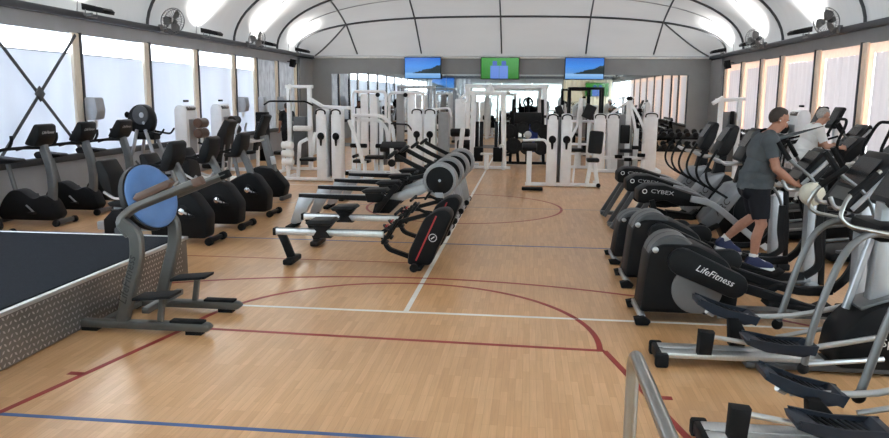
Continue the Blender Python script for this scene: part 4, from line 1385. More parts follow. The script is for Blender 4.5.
def stepper(label, loc):
    t = thing('stair_stepper', label, 'stepper', loc, 0, 'steppers by the right windows')
    B().prof([(-0.60, 0.04), (0.60, 0.04), (0.62, 0.55), (0.42, 0.70), (0.10, 0.45), (-0.60, 0.22)], -0.26, 0.26, bev=0.03, r=0.04).o('body', 'black_plastic', t)
    for s in (-1, 1):
        B().box((-0.30, s * 0.14, 0.42 - s * 0.06), (0.36, 0.20, 0.05), (0, -0.1, 0), bev=0.015).o('step', 'black_rubber', t)
        B().tube(rp([(0.40, s * 0.20, 1.30), (-0.10, s * 0.32, 1.16), (-0.40, s * 0.32, 1.10), (-0.46, s * 0.32, 0.40)], 0.08), 0.022, n=8).o('handrail', 'black_rubber', t)
    B().tube([(0.46, 0, 0.55), (0.42, 0, 1.50)], 1.0, rect=(0.12, 0.10), up=(1, 0, 0)).o('mast', 'silver', t)
    c = B().box((0.40, 0, 1.66), (0.08, 0.46, 0.46), (0, 0.40, 0), bev=0.03).o('console', 'black_satin', t)
    B().box((0.358, 0, 1.665), (0.012, 0.34, 0.30), (0, 0.40, 0)).o('display', 'screen_dark', c)
    return t


st = stepper('stepper with tall dark console behind the head of the man in white', (5.75, 15.9, 0))
dup(st, 'second stepper with tall dark console just beyond the first', (5.8, 16.9, 0))

# ------------------------------------------------------------------ cream cap hanging on the man's machine
t = thing('sun_cap', 'cream cloth cap hanging on the cross trainer handle by the man in grey', 'cap', (2.93, 7.99, 0.93))
B().sph((0, 0, 0.14), (0.13, 0.10, 0.125), 18, 12, (0.2, 0.5, 0)).o('crown', 'cap_cream', t)
B().sph((-0.02, -0.02, 0.04), (0.10, 0.08, 0.016), 16, 8, (0.4, 0.9, 0.2)).o('brim', 'cap_cream', t)
B().sph((0.05, -0.02, 0.235), (0.012, 0.012, 0.008), 8, 6).o('button', 'cap_cream', t)
# ------------------------------------------------------------------ white strength machines
GW = 'white strength machines at the back'


def shroud(t, x, y, w=0.235, d=0.36, h=1.72, cap=True, handle=True):
    """tall rounded-top weight stack cover, seen from its narrow end"""
    s_ = B().prof([(x - w / 2, 0.06), (x + w / 2, 0.06), (x + w / 2, h - 0.02), (x + w * 0.3, h), (x - w * 0.3, h), (x - w / 2, h - 0.02)], y - d / 2, y + d / 2, bev=0.012, r=[0, 0, 0.08, 0.03, 0.03, 0.08]).o('weight_shroud', 'white_paint', t)
    if cap:
        B().tube(sm([(x - w * 0.46, y - d / 2 - 0.004, h - 0.13), (x - w * 0.40, y - d / 2 - 0.004, h - 0.05), (x, y - d / 2 - 0.004, h - 0.018), (x + w * 0.40, y - d / 2 - 0.004, h - 0.05), (x + w * 0.46, y - d / 2 - 0.004, h - 0.13)], 4), 1.0, rect=(0.03, 0.045), up=(0, 1, 0)).o('shroud_cap', 'black_plastic', s_)
    if handle:
        b = B()
        b.sph((x, y - d / 2 - 0.03, 1.08), (0.085, 0.05, 0.09), 12, 8)
        b.cyl((x, y - d / 2 - 0.03, 1.02), (x, y - d / 2 - 0.03, 0.86), 0.035, 0.02, n=8)
        b.o('cable_stop', 'black_rubber', s_)
    return s_


def tubes(t, name, m, paths, r=0.03, rect=None, rad=0.06, n=8):
    for p in paths:
        b = B()
        if rect:
            b.tube(rp(p, rad), 1.0, rect=rect)
        else:
            b.tube(rp(p, rad), r, n=n)
        b.o(name, m, t)


def pad(t, name, c, d, r=(0, 0, 0), m='black_vinyl', bev=0.03):
    return B().box(c, d, r, bev=bev).o(name, m, t)


# --- station with two shrouds on the left side
t = thing('weight_station', 'white double tower weight station on the left, beside the recumbent bikes', 'weight machine', (-4.66, 17.2, 0), 0.0, GW)
shroud(t, -0.19, 0)
shroud(t, 0.17, 0)
B().box((-0.02, 0.25, 0.85), (0.40, 0.12, 1.5), bev=0.01).o('weight_stack', 'gray_dark', t)
tubes(t, 'base_frame', 'white_paint', [[(-1.12, -0.1, 0.06), (0.85, -0.1, 0.06)], [(-1.12, 0.75, 0.06), (-1.12, -0.1, 0.06)], [(0.85, -0.1, 0.06), (0.85, 0.7, 0.06)]], rect=(0.08, 0.08))
tubes(t, 'column', 'white_paint', [[(-1.05, -0.05, 0.06), (-1.05, -0.05, 0.95)], [(-0.86, 0.1, 0.06), (-0.80, 0.1, 0.90), (-0.60, 0.1, 1.0)], [(0.42, 0.1, 1.45), (0.62, 0.0, 1.0), (0.78, -0.05, 0.45)], [(0.80, 0.05, 0.06), (0.80, 0.05, 0.50)]], rect=(0.08, 0.08))
for k, z in enumerate((0.86, 0.66, 0.46)):
    B().cyl((-1.16, -0.15, z), (-0.88, -0.15, z), 0.085, bev=0.02).o('roller', 'white_plastic', t)
pad(t, 'seat_pad', (-0.62, 0.2, 0.50), (0.36, 0.36, 0.08))
pad(t, 'back_pad', (-0.48, 0.30, 0.88), (0.10, 0.28, 0.55), (0, 0.15, 0), 'white_plastic')
pad(t, 'seat_pad', (0.70, 0.2, 0.48), (0.40, 0.32, 0.08))
B().tube([(0.60, -0.25, 0.62), (0.60, 0.25, 0.62)], 0.04, n=8).o('grip', 'black_rubber', t)

# --- station with two shrouds behind the rowers
t = thing('weight_station', 'white double tower weight station behind the flywheel rowers', 'weight machine', (-2.62, 18.6, 0), 0.0, GW)
shroud(t, -0.17, 0, w=0.26)
shroud(t, 0.16, 0, w=0.26)
B().box((0.48, 0.12, 0.86), (0.26, 0.36, 1.55), bev=0.02).o('weight_stack', 'disc_gray', t)
B().tube(rp([(0.2, 0.1, 1.70), (0.62, 0.1, 1.74), (0.66, 0.1, 1.5)], 0.08), 0.03, n=8).o('top_guard', 'white_paint', t)
tubes(t, 'base_frame', 'white_paint', [[(-1.0, -0.1, 0.06), (0.9, -0.1, 0.06)], [(0.9, -0.1, 0.06), (0.9, 0.6, 0.06)]], rect=(0.08, 0.08))
pad(t, 'seat_pad', (0.72, -0.1, 0.52), (0.36, 0.34, 0.09))
pad(t, 'back_pad', (0.95, -0.1, 0.95), (0.10, 0.30, 0.60), (0, 0.1, 0), 'white_plastic')

# --- preacher bench with black T shaped pad
t = thing('preacher_bench', 'white bench with wide black pad standing left of the rower flywheels', 'bench', (-3.13, 17.0, 0), 0.0, GW)
pad(t, 'arm_pad', (0, 0, 0.86), (0.58, 0.34, 0.14), (0.35, 0, 0))
B().box((0.02, 0.24, 0.70), (0.50, 0.10, 0.30), bev=0.02).o('frame_plate', 'black_plastic', t)
tubes(t, 'column', 'white_paint', [[(0, -0.12, 0.06), (0, -0.12, 0.84)]], rect=(0.10, 0.10))
B().lathe((0, -0.18, 0.50), (0, -1, 0), [(0.09, 0), (0.09, 0.02), (0.05, 0.03)], 16).o('pivot_disc', 'black_plastic', t)
B().box((0, -0.185, 0.74), (0.09, 0.03, 0.20), bev=0.01).o('badge', 'white_plastic', t)
tubes(t, 'base_frame', 'white_paint', [[(-0.35, -0.1, 0.06), (0.35, -0.1, 0.06)], [(0, -0.1, 0.06), (0, 0.7, 0.06)]], rect=(0.08, 0.08))
pad(t, 'seat_pad', (0, 0.65, 0.50), (0.36, 0.36, 0.08))
tubes(t, 'seat_post', 'white_paint', [[(0, 0.65, 0.06), (0, 0.65, 0.47)]], rect=(0.07, 0.07))

# --- station right of the middle
t = thing('weight_station', 'white double tower weight station right of the middle, with arm bar and seat', 'weight machine', (0.72, 17.2, 0), 0.0, GW)
shroud(t, -0.19, 0, h=1.66)
shroud(t, 0.13, 0, h=1.66)
B().box((-0.02, 0.28, 0.82), (0.44, 0.16, 1.5), bev=0.01).o('weight_stack', 'disc_gray', t)
tubes(t, 'base_frame', 'white_paint', [[(-0.78, -0.1, 0.05), (0.85, -0.1, 0.05)], [(0.85, -0.1, 0.05), (0.85, 0.5, 0.05)], [(-0.72, -0.1, 0.05), (-0.72, 0.5, 0.05)]], rect=(0.08, 0.08))
tubes(t, 'column', 'white_paint', [[(-0.70, -0.08, 0.05), (-0.70, -0.08, 0.84)]], rect=(0.15, 0.12))
pad(t, 'arm_pad', (-0.70, -0.06, 0.90), (0.34, 0.34, 0.10), (0.3, 0, 0))
B().tube(rp([(-0.85, -0.1, 1.05), (-0.36, -0.1, 1.07), (-0.28, -0.1, 0.95), (-0.28, -0.1, 0.1)], 0.14, 6), 0.03, n=8).o('arm_bar', 'white_paint', t)
pad(t, 'foot_plate', (-0.62, -0.9, 0.04), (0.46, 0.22, 0.06), m='black_rubber', bev=0.015)
pad(t, 'seat_pad', (0.74, -0.05, 0.62), (0.28, 0.30, 0.09))
pad(t, 'back_pad', (0.80, 0.02, 1.02), (0.32, 0.10, 0.52), (-0.1, 0.08, 0), bev=0.045)
tubes(t, 'seat_post', 'white_paint', [[(0.62, -0.1, 0.05), (0.70, -0.05, 0.58)], [(0.86, -0.1, 0.05), (0.78, -0.05, 0.58)]], rect=(0.10, 0.09))
B().tube([(0.30, -0.2, 0.10), (0.34, -0.2, 0.75)], 0.022, n=8).o('linkage', 'white_paint', t)
B().cyl((0.88, -0.18, 0.05), (0.88, -0.05, 0.05), 0.05, bev=0.01).o('wheel', 'black_rubber', t)

# --- big press station with splayed arms, right of it
t = thing('press_station', 'white press machine with splayed arms on top, left of the dumbbell racks', 'weight machine', (2.62, 20.6, 0), 0.0, GW)
shroud(t, -0.72, 0, w=0.30, h=1.60, handle=False)
shroud(t, -0.36, 0.1, w=0.30, h=1.60, handle=False)
shroud(t, 0.62, 0, w=0.34, h=1.64, handle=False)
B().box((-0.05, 0.35, 0.82), (0.50, 0.16, 1.5), bev=0.01).o('weight_stack', 'disc_gray', t)
tubes(t, 'column', 'white_paint', [[(0.05, 0.1, 0.06), (0.05, 0.1, 1.95)], [(0.28, 0.1, 0.06), (0.28, 0.1, 1.2)]], rect=(0.13, 0.13))
tubes(t, 'press_arm', 'white_paint', [[(0.05, 0.05, 1.95), (-0.35, 0.0, 1.65), (-0.55, -0.05, 1.45)], [(0.05, 0.05, 1.95), (0.30, 0.0, 1.55), (0.48, -0.05, 1.15)], [(0.05, 0.05, 1.90), (0.18, -0.1, 1.4), (0.25, -0.15, 0.95)]], rect=(0.07, 0.07))
B().sph((0.05, 0.05, 2.0), (0.09, 0.06, 0.06)).o('top_knob', 'black_plastic', t)
pad(t, 'back_pad', (-0.04, -0.05, 1.05), (0.26, 0.10, 0.50))
pad(t, 'seat_pad', (-0.04, -0.25, 0.62), (0.34, 0.36, 0.09))
for k, (x, z) in enumerate(((0.25, 0.70), (0.40, 0.50), (-0.20, 0.45), (0.05, 0.38))):
    B().cyl((x - 0.10, -0.18, z), (x + 0.10, -0.18, z), 0.05, bev=0.012).o('roller', 'black_rubber', t)
tubes(t, 'base_frame', 'white_paint', [[(-0.9, -0.15, 0.06), (0.9, -0.15, 0.06)], [(-0.6, -0.15, 0.42), (0.6, -0.15, 0.42)], [(-0.45, -0.15, 0.06), (-0.45, -0.15, 0.80)], [(0.45, -0.15, 0.06), (0.45, -0.15, 0.80)], [(0.9, -0.15, 0.06), (0.9, 0.6, 0.06)]], rect=(0.09, 0.09))
pad(t, 'foot_plate', (0.0, -0.35, 0.05), (0.5, 0.2, 0.06), m='black_rubber', bev=0.015)

# --- lat pulldown on the left
t = thing('pulldown_machine', 'white pulldown machine with long bent bar, behind the left double tower station', 'weight machine', (-6.1, 19.6, 0), 0.0, GW)
tubes(t, 'column', 'white_paint', [[(-0.35, 0, 0.05), (-0.35, 0, 2.25)], [(0.22, 0, 0.05), (0.22, 0, 2.25)]], rect=(0.10, 0.12))
tubes(t, 'top_beam', 'white_paint', [[(-0.45, 0, 2.25), (0.32, 0, 2.25)], [(0.2, 0, 1.95), (0.62, -0.1, 1.72), (1.40, -0.1, 1.70)]], rect=(0.09, 0.09))
B().tube(rp([(-1.0, -0.15, 1.76), (-0.85, -0.15, 1.86), (0.15, -0.15, 1.86), (0.35, -0.15, 1.76)], 0.06), 0.024, n=8).o('pull_bar', 'black_rubber', t)
B().tube([(-0.3, -0.12, 1.86), (-0.3, -0.05, 2.2)], 0.008, n=6).o('cable', 'gray_dark', t)
B().lathe((-0.3, -0.09, 2.25), (0, 1, 0), [(0.07, 0), (0.07, 0.03)], 14).o('pulley', 'white_plastic', t)
B().box((-0.06, 0.06, 0.80), (0.36, 0.2, 1.3), bev=0.01).o('weight_stack', 'gray_dark', t)
pad(t, 'thigh_pad', (0.1, -0.3, 1.15), (0.5, 0.16, 0.14), m='white_plastic')
pad(t, 'seat_pad', (-0.35, -0.6, 0.52), (0.42, 0.40, 0.10))
tubes(t, 'base_frame', 'white_paint', [[(-0.5, 0, 0.05), (0.5, 0, 0.05)], [(-0.35, 0, 0.05), (-0.35, -0.9, 0.05)], [(-0.35, -0.6, 0.05), (-0.35, -0.6, 0.48)]], rect=(0.08, 0.08))

# --- chest press with curved arms
t = thing('chest_press', 'white chest press with curved shoulder arms, centre left', 'weight machine', (-4.15, 19.1, 0), 0.0, GW)
tubes(t, 'column', 'white_paint', [[(-0.42, 0, 0.05), (-0.42, 0, 1.70)], [(-0.28, 0, 0.05), (-0.28, 0, 1.70)], [(0.18, 0, 0.05), (0.18, 0, 1.35)], [(0.32, 0, 0.05), (0.32, 0, 1.35)]], rect=(0.09, 0.10))
tubes(t, 'shoulder_arm', 'white_paint', [[(-0.45, -0.05, 1.52), (0.35, -0.05, 1.52), (0.62, -0.05, 1.30), (0.70, -0.05, 0.62)], [(-0.45, 0.1, 1.40), (0.25, 0.1, 1.40), (0.45, 0.05, 1.20), (0.52, 0.0, 0.70)]], rect=(0.085, 0.085), rad=0.22)
B().tube(rp([(0.60, -0.1, 1.32), (1.05, -0.15, 1.30), (1.18, -0.15, 1.12)], 0.06), 0.022, n=8).o('handle', 'black_rubber', t)
for x in (-0.25, 0.42):
    B().cyl((x - 0.22, -0.15, 0.74), (x + 0.22, -0.15, 0.74), 0.055, bev=0.015).o('roller', 'black_rubber', t)
pad(t, 'seat_pad', (0.22, -0.30, 0.46), (0.50, 0.34, 0.09))
B().box((0.30, 0.16, 0.78), (0.34, 0.2, 1.1), bev=0.01).o('weight_stack', 'gray_frame', t)
tubes(t, 'base_frame', 'white_paint', [[(-0.6, -0.1, 0.05), (0.75, -0.1, 0.05)], [(-0.5, -0.5, 0.05), (-0.5, 0.5, 0.05)], [(0.6, -0.5, 0.05), (0.6, 0.5, 0.05)]], rect=(0.08, 0.08))
for x, y in ((-0.5, -0.5), (0.6, -0.5)):
    B().box((x, y, 0.05), (0.12, 0.10, 0.10), bev=0.02).o('foot_cap', 'black_rubber', t)

# --- tall cable rack behind it
t = thing('cable_rack', 'tall white cable rack with rounded top frames, behind the chest press', 'weight machine', (-4.85, 23.2, 0), 0.0, GW)
tubes(t, 'outer_frame', 'white_paint', [[(-0.70, 0, 0.05), (-0.70, 0, 2.15), (0.35, 0, 2.15), (0.35, 0, 0.05)], [(0.45, 0.05, 0.05), (0.45, 0.05, 2.12), (1.55, 0.05, 2.12), (1.55, 0.05, 0.05)]], r=0.045, rad=0.14)
for x in (-0.35, -0.05, 0.80, 1.15):
    B().box((x, 0.08, 1.10), (0.24, 0.14, 1.95), bev=0.03).o('weight_shroud', 'white_paint' if x != 0.8 else 'disc_gray', t)
for x in (0.1, 0.98):
    B().lathe((x, -0.06, 2.05), (0, 1, 0), [(0.07, 0), (0.07, 0.05)], 14).o('pulley', 'black_plastic', t)
pad(t, 'seat_pad', (0.72, -0.5, 0.42), (0.72, 0.36, 0.12))
tubes(t, 'seat_post', 'white_paint', [[(0.72, -0.5, 0.05), (0.72, -0.5, 0.38)], [(0.72, -0.9, 0.05), (0.72, 0.0, 0.05)]], rect=(0.08, 0.08))

# --- low row with a round plate and black rolls behind the flywheels
t = thing('low_row_machine', 'white low row machine with round white disc, behind the rower flywheels', 'weight machine', (-2.75, 21.9, 0), 0.0, GW)
B().lathe((-0.10, -0.25, 0.74), (0, -1, 0), [(0.20, 0), (0.20, 0.03), (0.17, 0.045)], 24).o('round_disc', 'white_paint', t)
tubes(t, 'column', 'white_paint', [[(-0.3, 0, 0.05), (-0.3, 0, 0.9), (-0.1, -0.1, 1.25), (0.20, -0.1, 1.05), (0.28, -0.1, 0.5)], [(0.75, 0.1, 0.05), (0.75, 0.1, 1.9)]], rect=(0.10, 0.10))
B().box((0.72, 0.15, 1.05), (0.30, 0.3, 1.8), bev=0.03).o('weight_shroud', 'white_paint', t)
for x, z in ((0.75, 0.98), (0.95, 0.62)):
    B().cyl((x - 0.28, -0.25, z), (x + 0.28, -0.25, z), 0.12 if z > 0.7 else 0.15, bev=0.03).o('roller', 'black_vinyl', t)
tubes(t, 'base_frame', 'white_paint', [[(-0.5, -0.1, 0.05), (1.3, -0.1, 0.05)], [(0.95, -0.25, 0.05), (0.95, -0.25, 0.5)]], rect=(0.08, 0.08))

# --- functional trainer in the middle
t = thing('functional_trainer', 'white functional trainer frame with a low centre step, below the middle screen', 'weight machine', (-1.10, 21.0, 0), 0.0, GW)
tubes(t, 'upright', 'white_paint', [[(-0.50, 0, 0.05), (-0.46, 0, 2.12)], [(0.42, -0.1, 0.05), (0.36, 0, 2.12)]], rect=(0.13, 0.14))
tubes(t, 'top_beam', 'white_paint', [[(-0.58, 0, 2.12), (0.46, 0, 2.12)]], rect=(0.10, 0.12))
B().lathe((0.0, 0, 2.16), (0, 0, 1), [(0.13, 0), (0.10, 0.08), (0.04, 0.16), (0.02, 0.24)], 14).o('top_knob', 'white_plastic', t)
B().ring((-0.72, -0.05, 1.95), (0.3, 1, 0), 0.10, 0.028, 16, 8).o('pulley', 'white_paint', t)
for x in (-0.30, 0.24):
    B().box((x, -0.12, 0.42), (0.26, 0.20, 0.40), bev=0.02).o('weight_box', 'black_plastic', t)
    B().tube([(x, 0.05, 0.6), (x, 0.05, 2.08)], 0.02, n=6).o('guide_rod', 'chrome', t)
    B().box((x, 0.12, 0.95), (0.22, 0.14, 0.75), bev=0.01).o('weight_stack', 'iron_plate', t)
tubes(t, 'centre_step', 'white_paint', [[(-0.05, -0.55, 0.04), (-0.05, -0.55, 0.44)]], rect=(0.20, 0.12))
B().box((-0.05, -0.48, 0.46), (0.34, 0.26, 0.05), bev=0.015).o('step_top', 'white_plastic', t)
B().tube(rp([(0.30, -0.18, 0.35), (0.30, -0.2, 0.70), (0.42, -0.2, 0.70), (0.42, -0.18, 0.35)], 0.06), 0.025, n=8).o('cable_handle', 'white_plastic', t)
tubes(t, 'base_frame', 'white_paint', [[(-0.6, -0.1, 0.05), (0.60, -0.1, 0.05)], [(0.42, -0.4, 0.05), (0.42, 0.4, 0.05)], [(-0.5, -0.4, 0.05), (-0.5, 0.4, 0.05)]], rect=(0.10, 0.08))

# --- cable crossover frame further right behind the functional trainer
t = thing('cable_crossover', 'tall pale cable crossover column and beam, behind the black plate rack', 'weight machine', (0.45, 23.6, 0), 0.0, GW)
tubes(t, 'upright', 'white_paint', [[(0.0, 0, 0.05), (0.0, 0, 2.30)], [(-2.4, 0, 0.05), (-2.4, 0, 2.30)]], rect=(0.20, 0.16))
tubes(t, 'top_beam', 'white_paint', [[(-2.5, 0, 2.34), (0.12, 0, 2.34)]], rect=(0.10, 0.12))
B().box((0.30, 0.05, 0.68), (0.40, 0.3, 0.75), bev=0.03).o('blue_pad', 'blue_vinyl', t)
B().box((-0.32, 0.05, 0.68), (0.30, 0.3, 0.75), bev=0.03).o('blue_pad', 'blue_vinyl', t)

# --- black plate rack with iron plates
t = thing('plate_rack', 'black plate loaded rack between the functional trainer and the right double tower', 'weight rack', (-0.05, 22.4, 0), 0.0)
tubes(t, 'upright', 'black_plastic', [[(-0.5, 0, 0.05), (-0.42, 0, 1.95)], [(0.5, 0, 0.05), (0.42, 0, 1.95)], [(0.0, 0.1, 0.05), (0.0, 0.1, 2.0)], [(-0.25, -0.1, 0.05), (-0.40, -0.1, 1.7)]], rect=(0.09, 0.09))
tubes(t, 'cross_bar', 'black_plastic', [[(-0.55, 0, 1.45), (0.55, 0, 1.45)], [(-0.62, 0, 0.5), (0.62, 0, 0.5)], [(-0.62, 0, 0.06), (0.62, 0, 0.06)]], rect=(0.08, 0.08))
pad(t, 'back_pad', (0.0, -0.12, 1.40), (0.80, 0.16, 0.34))
B().ring((0.0, -0.05, 1.86), (0, 1, 0), 0.13, 0.025, 22, 8).o('top_ring', 'black_plastic', t)
B().lathe((0.02, -0.25, 0.92), (0, -1, 0), [(0.11, 0), (0.11, 0.03), (0.06, 0.05)], 18).o('hub', 'silver', t)
for pk, (x, z, r, wd) in enumerate(((-0.52, 1.0, 0.22, 'large, on the left post'), (0.52, 1.0, 0.22, 'large, on the right post'), (-0.40, 0.58, 0.24, 'lowest, at the left foot'), (0.42, 0.56, 0.24, 'lowest, at the right foot'), (-0.14, 1.12, 0.18, 'smaller, left of the hub'), (0.26, 1.16, 0.18, 'smaller, right of the hub'), (0.0, 0.55, 0.22, 'low in the middle under the hub'))):
    k = tag(B().lathe((-0.05 + x, 22.4 - 0.16 - 0.08 * (0, 0, 1, 1, 1, 1, 2)[pk], z), (0, -1, 0), [(0.03, -0.06), (r * 0.9, -0.06), (r, -0.05), (r, 0.0), (r * 0.9, 0.012), (r * 0.55, 0.0), (r * 0.5, 0.012), (0.03, 0.012)], 26).o('weight_plate', 'iron_plate'),
            'black iron plate on the black plate rack, ' + wd, 'weight plate', 'iron plates on the black rack')

# --- seated row with black pads right of the middle, farther back
t = thing('pec_machine', 'white arm machine with black curved pads, between the right double tower and the press machine', 'weight machine', (1.45, 21.6, 0), 0.0, GW)
tubes(t, 'column', 'white_paint', [[(0, 0, 0.05), (0, 0, 2.0)], [(-0.55, 0, 0.05), (-0.55, 0, 1.8)], [(0.25, 0.1, 0.05), (0.25, 0.1, 1.7)]], rect=(0.10, 0.10))
tubes(t, 'cross_bar', 'white_paint', [[(-0.6, 0, 1.35), (0.4, 0, 1.35)], [(-0.6, 0, 0.70), (0.4, 0, 0.70)], [(-0.6, 0, 0.42), (0.4, 0, 0.42)], [(-0.45, -0.1, 0.5), (-0.1, -0.1, 1.2), (-0.05, -0.1, 1.9)]], rect=(0.07, 0.07))
pad(t, 'arm_pad', (0.22, -0.15, 1.62), (0.30, 0.18, 0.40), (0, 0.4, 0))
pad(t, 'arm_pad', (-0.60, -0.15, 1.62), (0.20, 0.18, 0.34), (0, -0.4, 0))
pad(t, 'seat_pad', (-0.1, -0.3, 0.55), (0.36, 0.36, 0.09))
tubes(t, 'base_frame', 'white_paint', [[(-0.7, -0.1, 0.05), (0.5, -0.1, 0.05)], [(-0.1, -0.3, 0.05), (-0.1, -0.3, 0.5)]], rect=(0.08, 0.08))

# --- glute machine with white cover at the right windows
t = thing('cable_column', 'slim white cable column in front of the right corner panel', 'weight machine', (4.95, 19.3, 0), 0.0, GW)
tubes(t, 'upright', 'white_paint', [[(-0.22, 0, 0.05), (-0.22, 0, 2.0)], [(0.22, 0, 0.05), (0.22, 0, 2.0)]], rect=(0.10, 0.12))
tubes(t, 'top_beam', 'white_paint', [[(-0.36, 0, 1.98), (0.34, 0, 2.02)], [(-0.45, -0.1, 1.90), (-0.2, -0.05, 2.05)]], rect=(0.09, 0.09))
B().box((0.0, 0.05, 0.95), (0.30, 0.14, 1.5), bev=0.01).o('weight_stack', 'gray_frame', t)
B().box((0.05, -0.08, 1.55), (0.10, 0.06, 0.34), bev=0.015).o('carriage', 'black_plastic', t)
B().lathe((-0.20, -0.10, 0.98), (0, -1, 0), [(0.16, 0), (0.16, 0.02), (0.13, 0.03)], 18).o('cam_disc', 'white_plastic', t)
tubes(t, 'base_frame', 'white_paint', [[(-0.4, -0.2, 0.05), (0.4, -0.2, 0.05)], [(0, -0.6, 0.05), (0, 0.3, 0.05)]], rect=(0.09, 0.08))


def side_machine(name, label, loc, rz, padm='brown_vinyl', group='white signed machines along the windows'):
    """selectorised machine: signed tower at the back, seat and roller pads in front (facing +x)"""
    t = thing(name, label, 'weight machine', loc, rz, group)
    tw = B().prof([(-0.44, 0.05), (-0.14, 0.05), (-0.14, 1.62), (-0.20, 1.78), (-0.38, 1.78), (-0.44, 1.68)], -0.30, 0.30, bev=0.02, r=0.05).o('tower', 'white_paint', t)
    B().box((-0.136, 0, 0.85), (0.01, 0.36, 1.20)).o('shield_panel', 'wall_low', tw)
    B().box((-0.20, 0, 1.70), (0.12, 0.44, 0.09), (0, 0.35, 0), bev=0.012).o('sign_plate', 'gray_frame', tw)
    text('CYBEX', 0.10, 'print_white', tw, (-0.128, 0, 1.73), (PI / 2, 0, PI / 2), sx=1.3)
    B().box((-0.30, 0.05, 1.87), (0.06, 0.20, 0.05), bev=0.012).o('top_clip', 'black_plastic', tw)
    B().box((0.42, 0, 0.52), (0.44, 0.40, 0.09), (0, -0.1, 0), bev=0.03).o('seat_pad', 'black_vinyl', t)
    B().prof([(0.62, 0.58), (0.72, 0.58), (0.84, 1.30), (0.74, 1.34)], -0.20, 0.20, bev=0.03, r=0.03).o('back_pad', 'black_vinyl', t)
    for z in (1.36, 1.12):
        B().cyl((0.08, -0.22, z), (0.08, 0.22, z), 0.115, bev=0.03).o('roller_pad', padm, t)
    B().tube([(0.08, 0, 1.40), (0.08, 0, 0.60)], 1.0, rect=(0.06, 0.06)).o('pad_arm', 'white_paint', t)
    b = B()
    b.box((0.25, 0, 0.07), (1.3, 0.12, 0.09), bev=0.01)
    b.box((0.85, 0, 0.05), (0.12, 0.6, 0.08), bev=0.01)
    b.bar((0.42, 0, 0.08), (0.42, 0, 0.48), 0.09, 0.09)
    b.bar((0.68, 0, 0.08), (0.70, 0, 0.75), 0.08, 0.08)
    b.bar((-0.2, 0, 0.60), (0.12, 0, 0.60), 0.08, 0.08)
    b.o('frame', 'white_paint', t)
    return t


sd = side_machine('leg_machine', 'white signed weight machine with brown roller pads, nearest of two by the left windows', (-7.8, 16.9, 0), 0.0)
sd2 = side_machine('leg_machine', 'white signed weight machine with black pads, farther of two by the left windows', (-7.8, 18.9, 0), 0.0, 'black_vinyl')
sd3 = side_machine('leg_machine', 'white signed weight machine by the right windows behind the man in grey', (5.85, 17.9, 0), PI, 'black_vinyl')

# --- climber with round head by the left windows
t = thing('climbing_trainer', 'tall trainer with rounded dark console head and silver legs, by the left windows', 'climber', (-7.78, 14.4, 0))
t.scale = (0.86, 0.9, 0.97)
B().prof([(-0.34, 0.0), (-0.12, -0.06), (0.20, -0.02), (0.28, 0.22), (0.18, 0.48), (-0.08, 0.56), (-0.30, 0.44), (-0.38, 0.2)], -0.14, 0.14, bev=0.05, r=0.14).o('console_head', 'black_satin', t).location = (0, 0, 1.34)
B().lathe((-0.02, -0.14, 1.66), (0, -1, 0), [(0.20, -0.02), (0.19, 0.02), (0.05, 0.03)], 24).o('head_disc', 'gray_dark', t)
B().lathe((0.02, -0.165, 1.66), (0, -1, 0), [(0.06, 0), (0.05, 0.015)], 16).o('logo_disc', 'silver', t)
B().lathe((0.06, -0.165, 1.50), (0, -1, 0), [(0.035, 0), (0.03, 0.012)], 14).o('logo_disc', 'silver', t)
B().lathe((-0.36, -0.08, 1.66), (-1, 0, 0), [(0.06, 0), (0.07, 0.03), (0.05, 0.06)], 16).o('side_knob', 'black_rubber', t)
for s in (-1, 1):
    B().bar((-0.10, s * 0.18, 1.36), (-0.42, s * 0.30, 0.05), 0.06, 0.07).o('leg', 'silver_paint', t)
    B().bar((0.10, s * 0.18, 1.36), (0.62, s * 0.30, 0.05), 0.06, 0.07).o('leg', 'silver_paint', t)
    B().tube(rp([(0.15, s * 0.16, 1.32), (0.50, s * 0.24, 1.26), (0.60, s * 0.24, 1.38)], 0.06), 0.022, n=8).o('handle', 'black_rubber', t)
    B().box((0.30, s * 0.16, 0.30 + 0.08 * s), (0.34, 0.14, 0.05), bev=0.015).o('pedal', 'black_rubber', t)
    B().bar((0.30, s * 0.16, 0.28 + 0.08 * s), (-0.2, s * 0.14, 0.70), 0.04, 0.04).o('pedal_arm', 'gray_dark', t)
B().box((0.05, 0, 1.22), (0.5, 0.3, 0.14), bev=0.03).o('tray', 'black_plastic', t)
B().box((0.1, 0, 0.04), (1.2, 0.1, 0.06), bev=0.01).o('base_bar', 'gray_dark', t)

t = thing('high_back_seat', 'tall black seat of a seated machine beside the climber', 'weight machine', (-6.55, 15.3, 0))
B().prof([(-0.10, 0.62), (0.06, 0.60), (0.16, 1.10), (0.30, 1.46), (0.16, 1.52), (-0.02, 1.20)], -0.22, 0.22, bev=0.04, r=0.04).o('back_pad', 'black_vinyl', t)
B().box((-0.18, 0, 0.52), (0.42, 0.42, 0.12), bev=0.04).o('seat_pad', 'black_vinyl', t)
for s in (-1, 1):
    B().tube(rp([(0.10, s * 0.26, 0.90), (-0.15, s * 0.28, 0.95), (-0.40, s * 0.28, 1.02)], 0.05), 0.022, n=8).o('side_handle', 'black_rubber', t)
    B().bar((0.04, s * 0.16, 0.05), (0.12, s * 0.16, 1.10), 0.06, 0.05).o('frame_post', 'silver_paint', t)
B().box((-0.1, 0, 0.05), (0.7, 0.5, 0.07), bev=0.02).o('base', 'gray_dark', t)
B().bar((-0.18, 0, 0.08), (-0.18, 0, 0.48), 0.10, 0.10).o('seat_post', 'gray_frame', t)

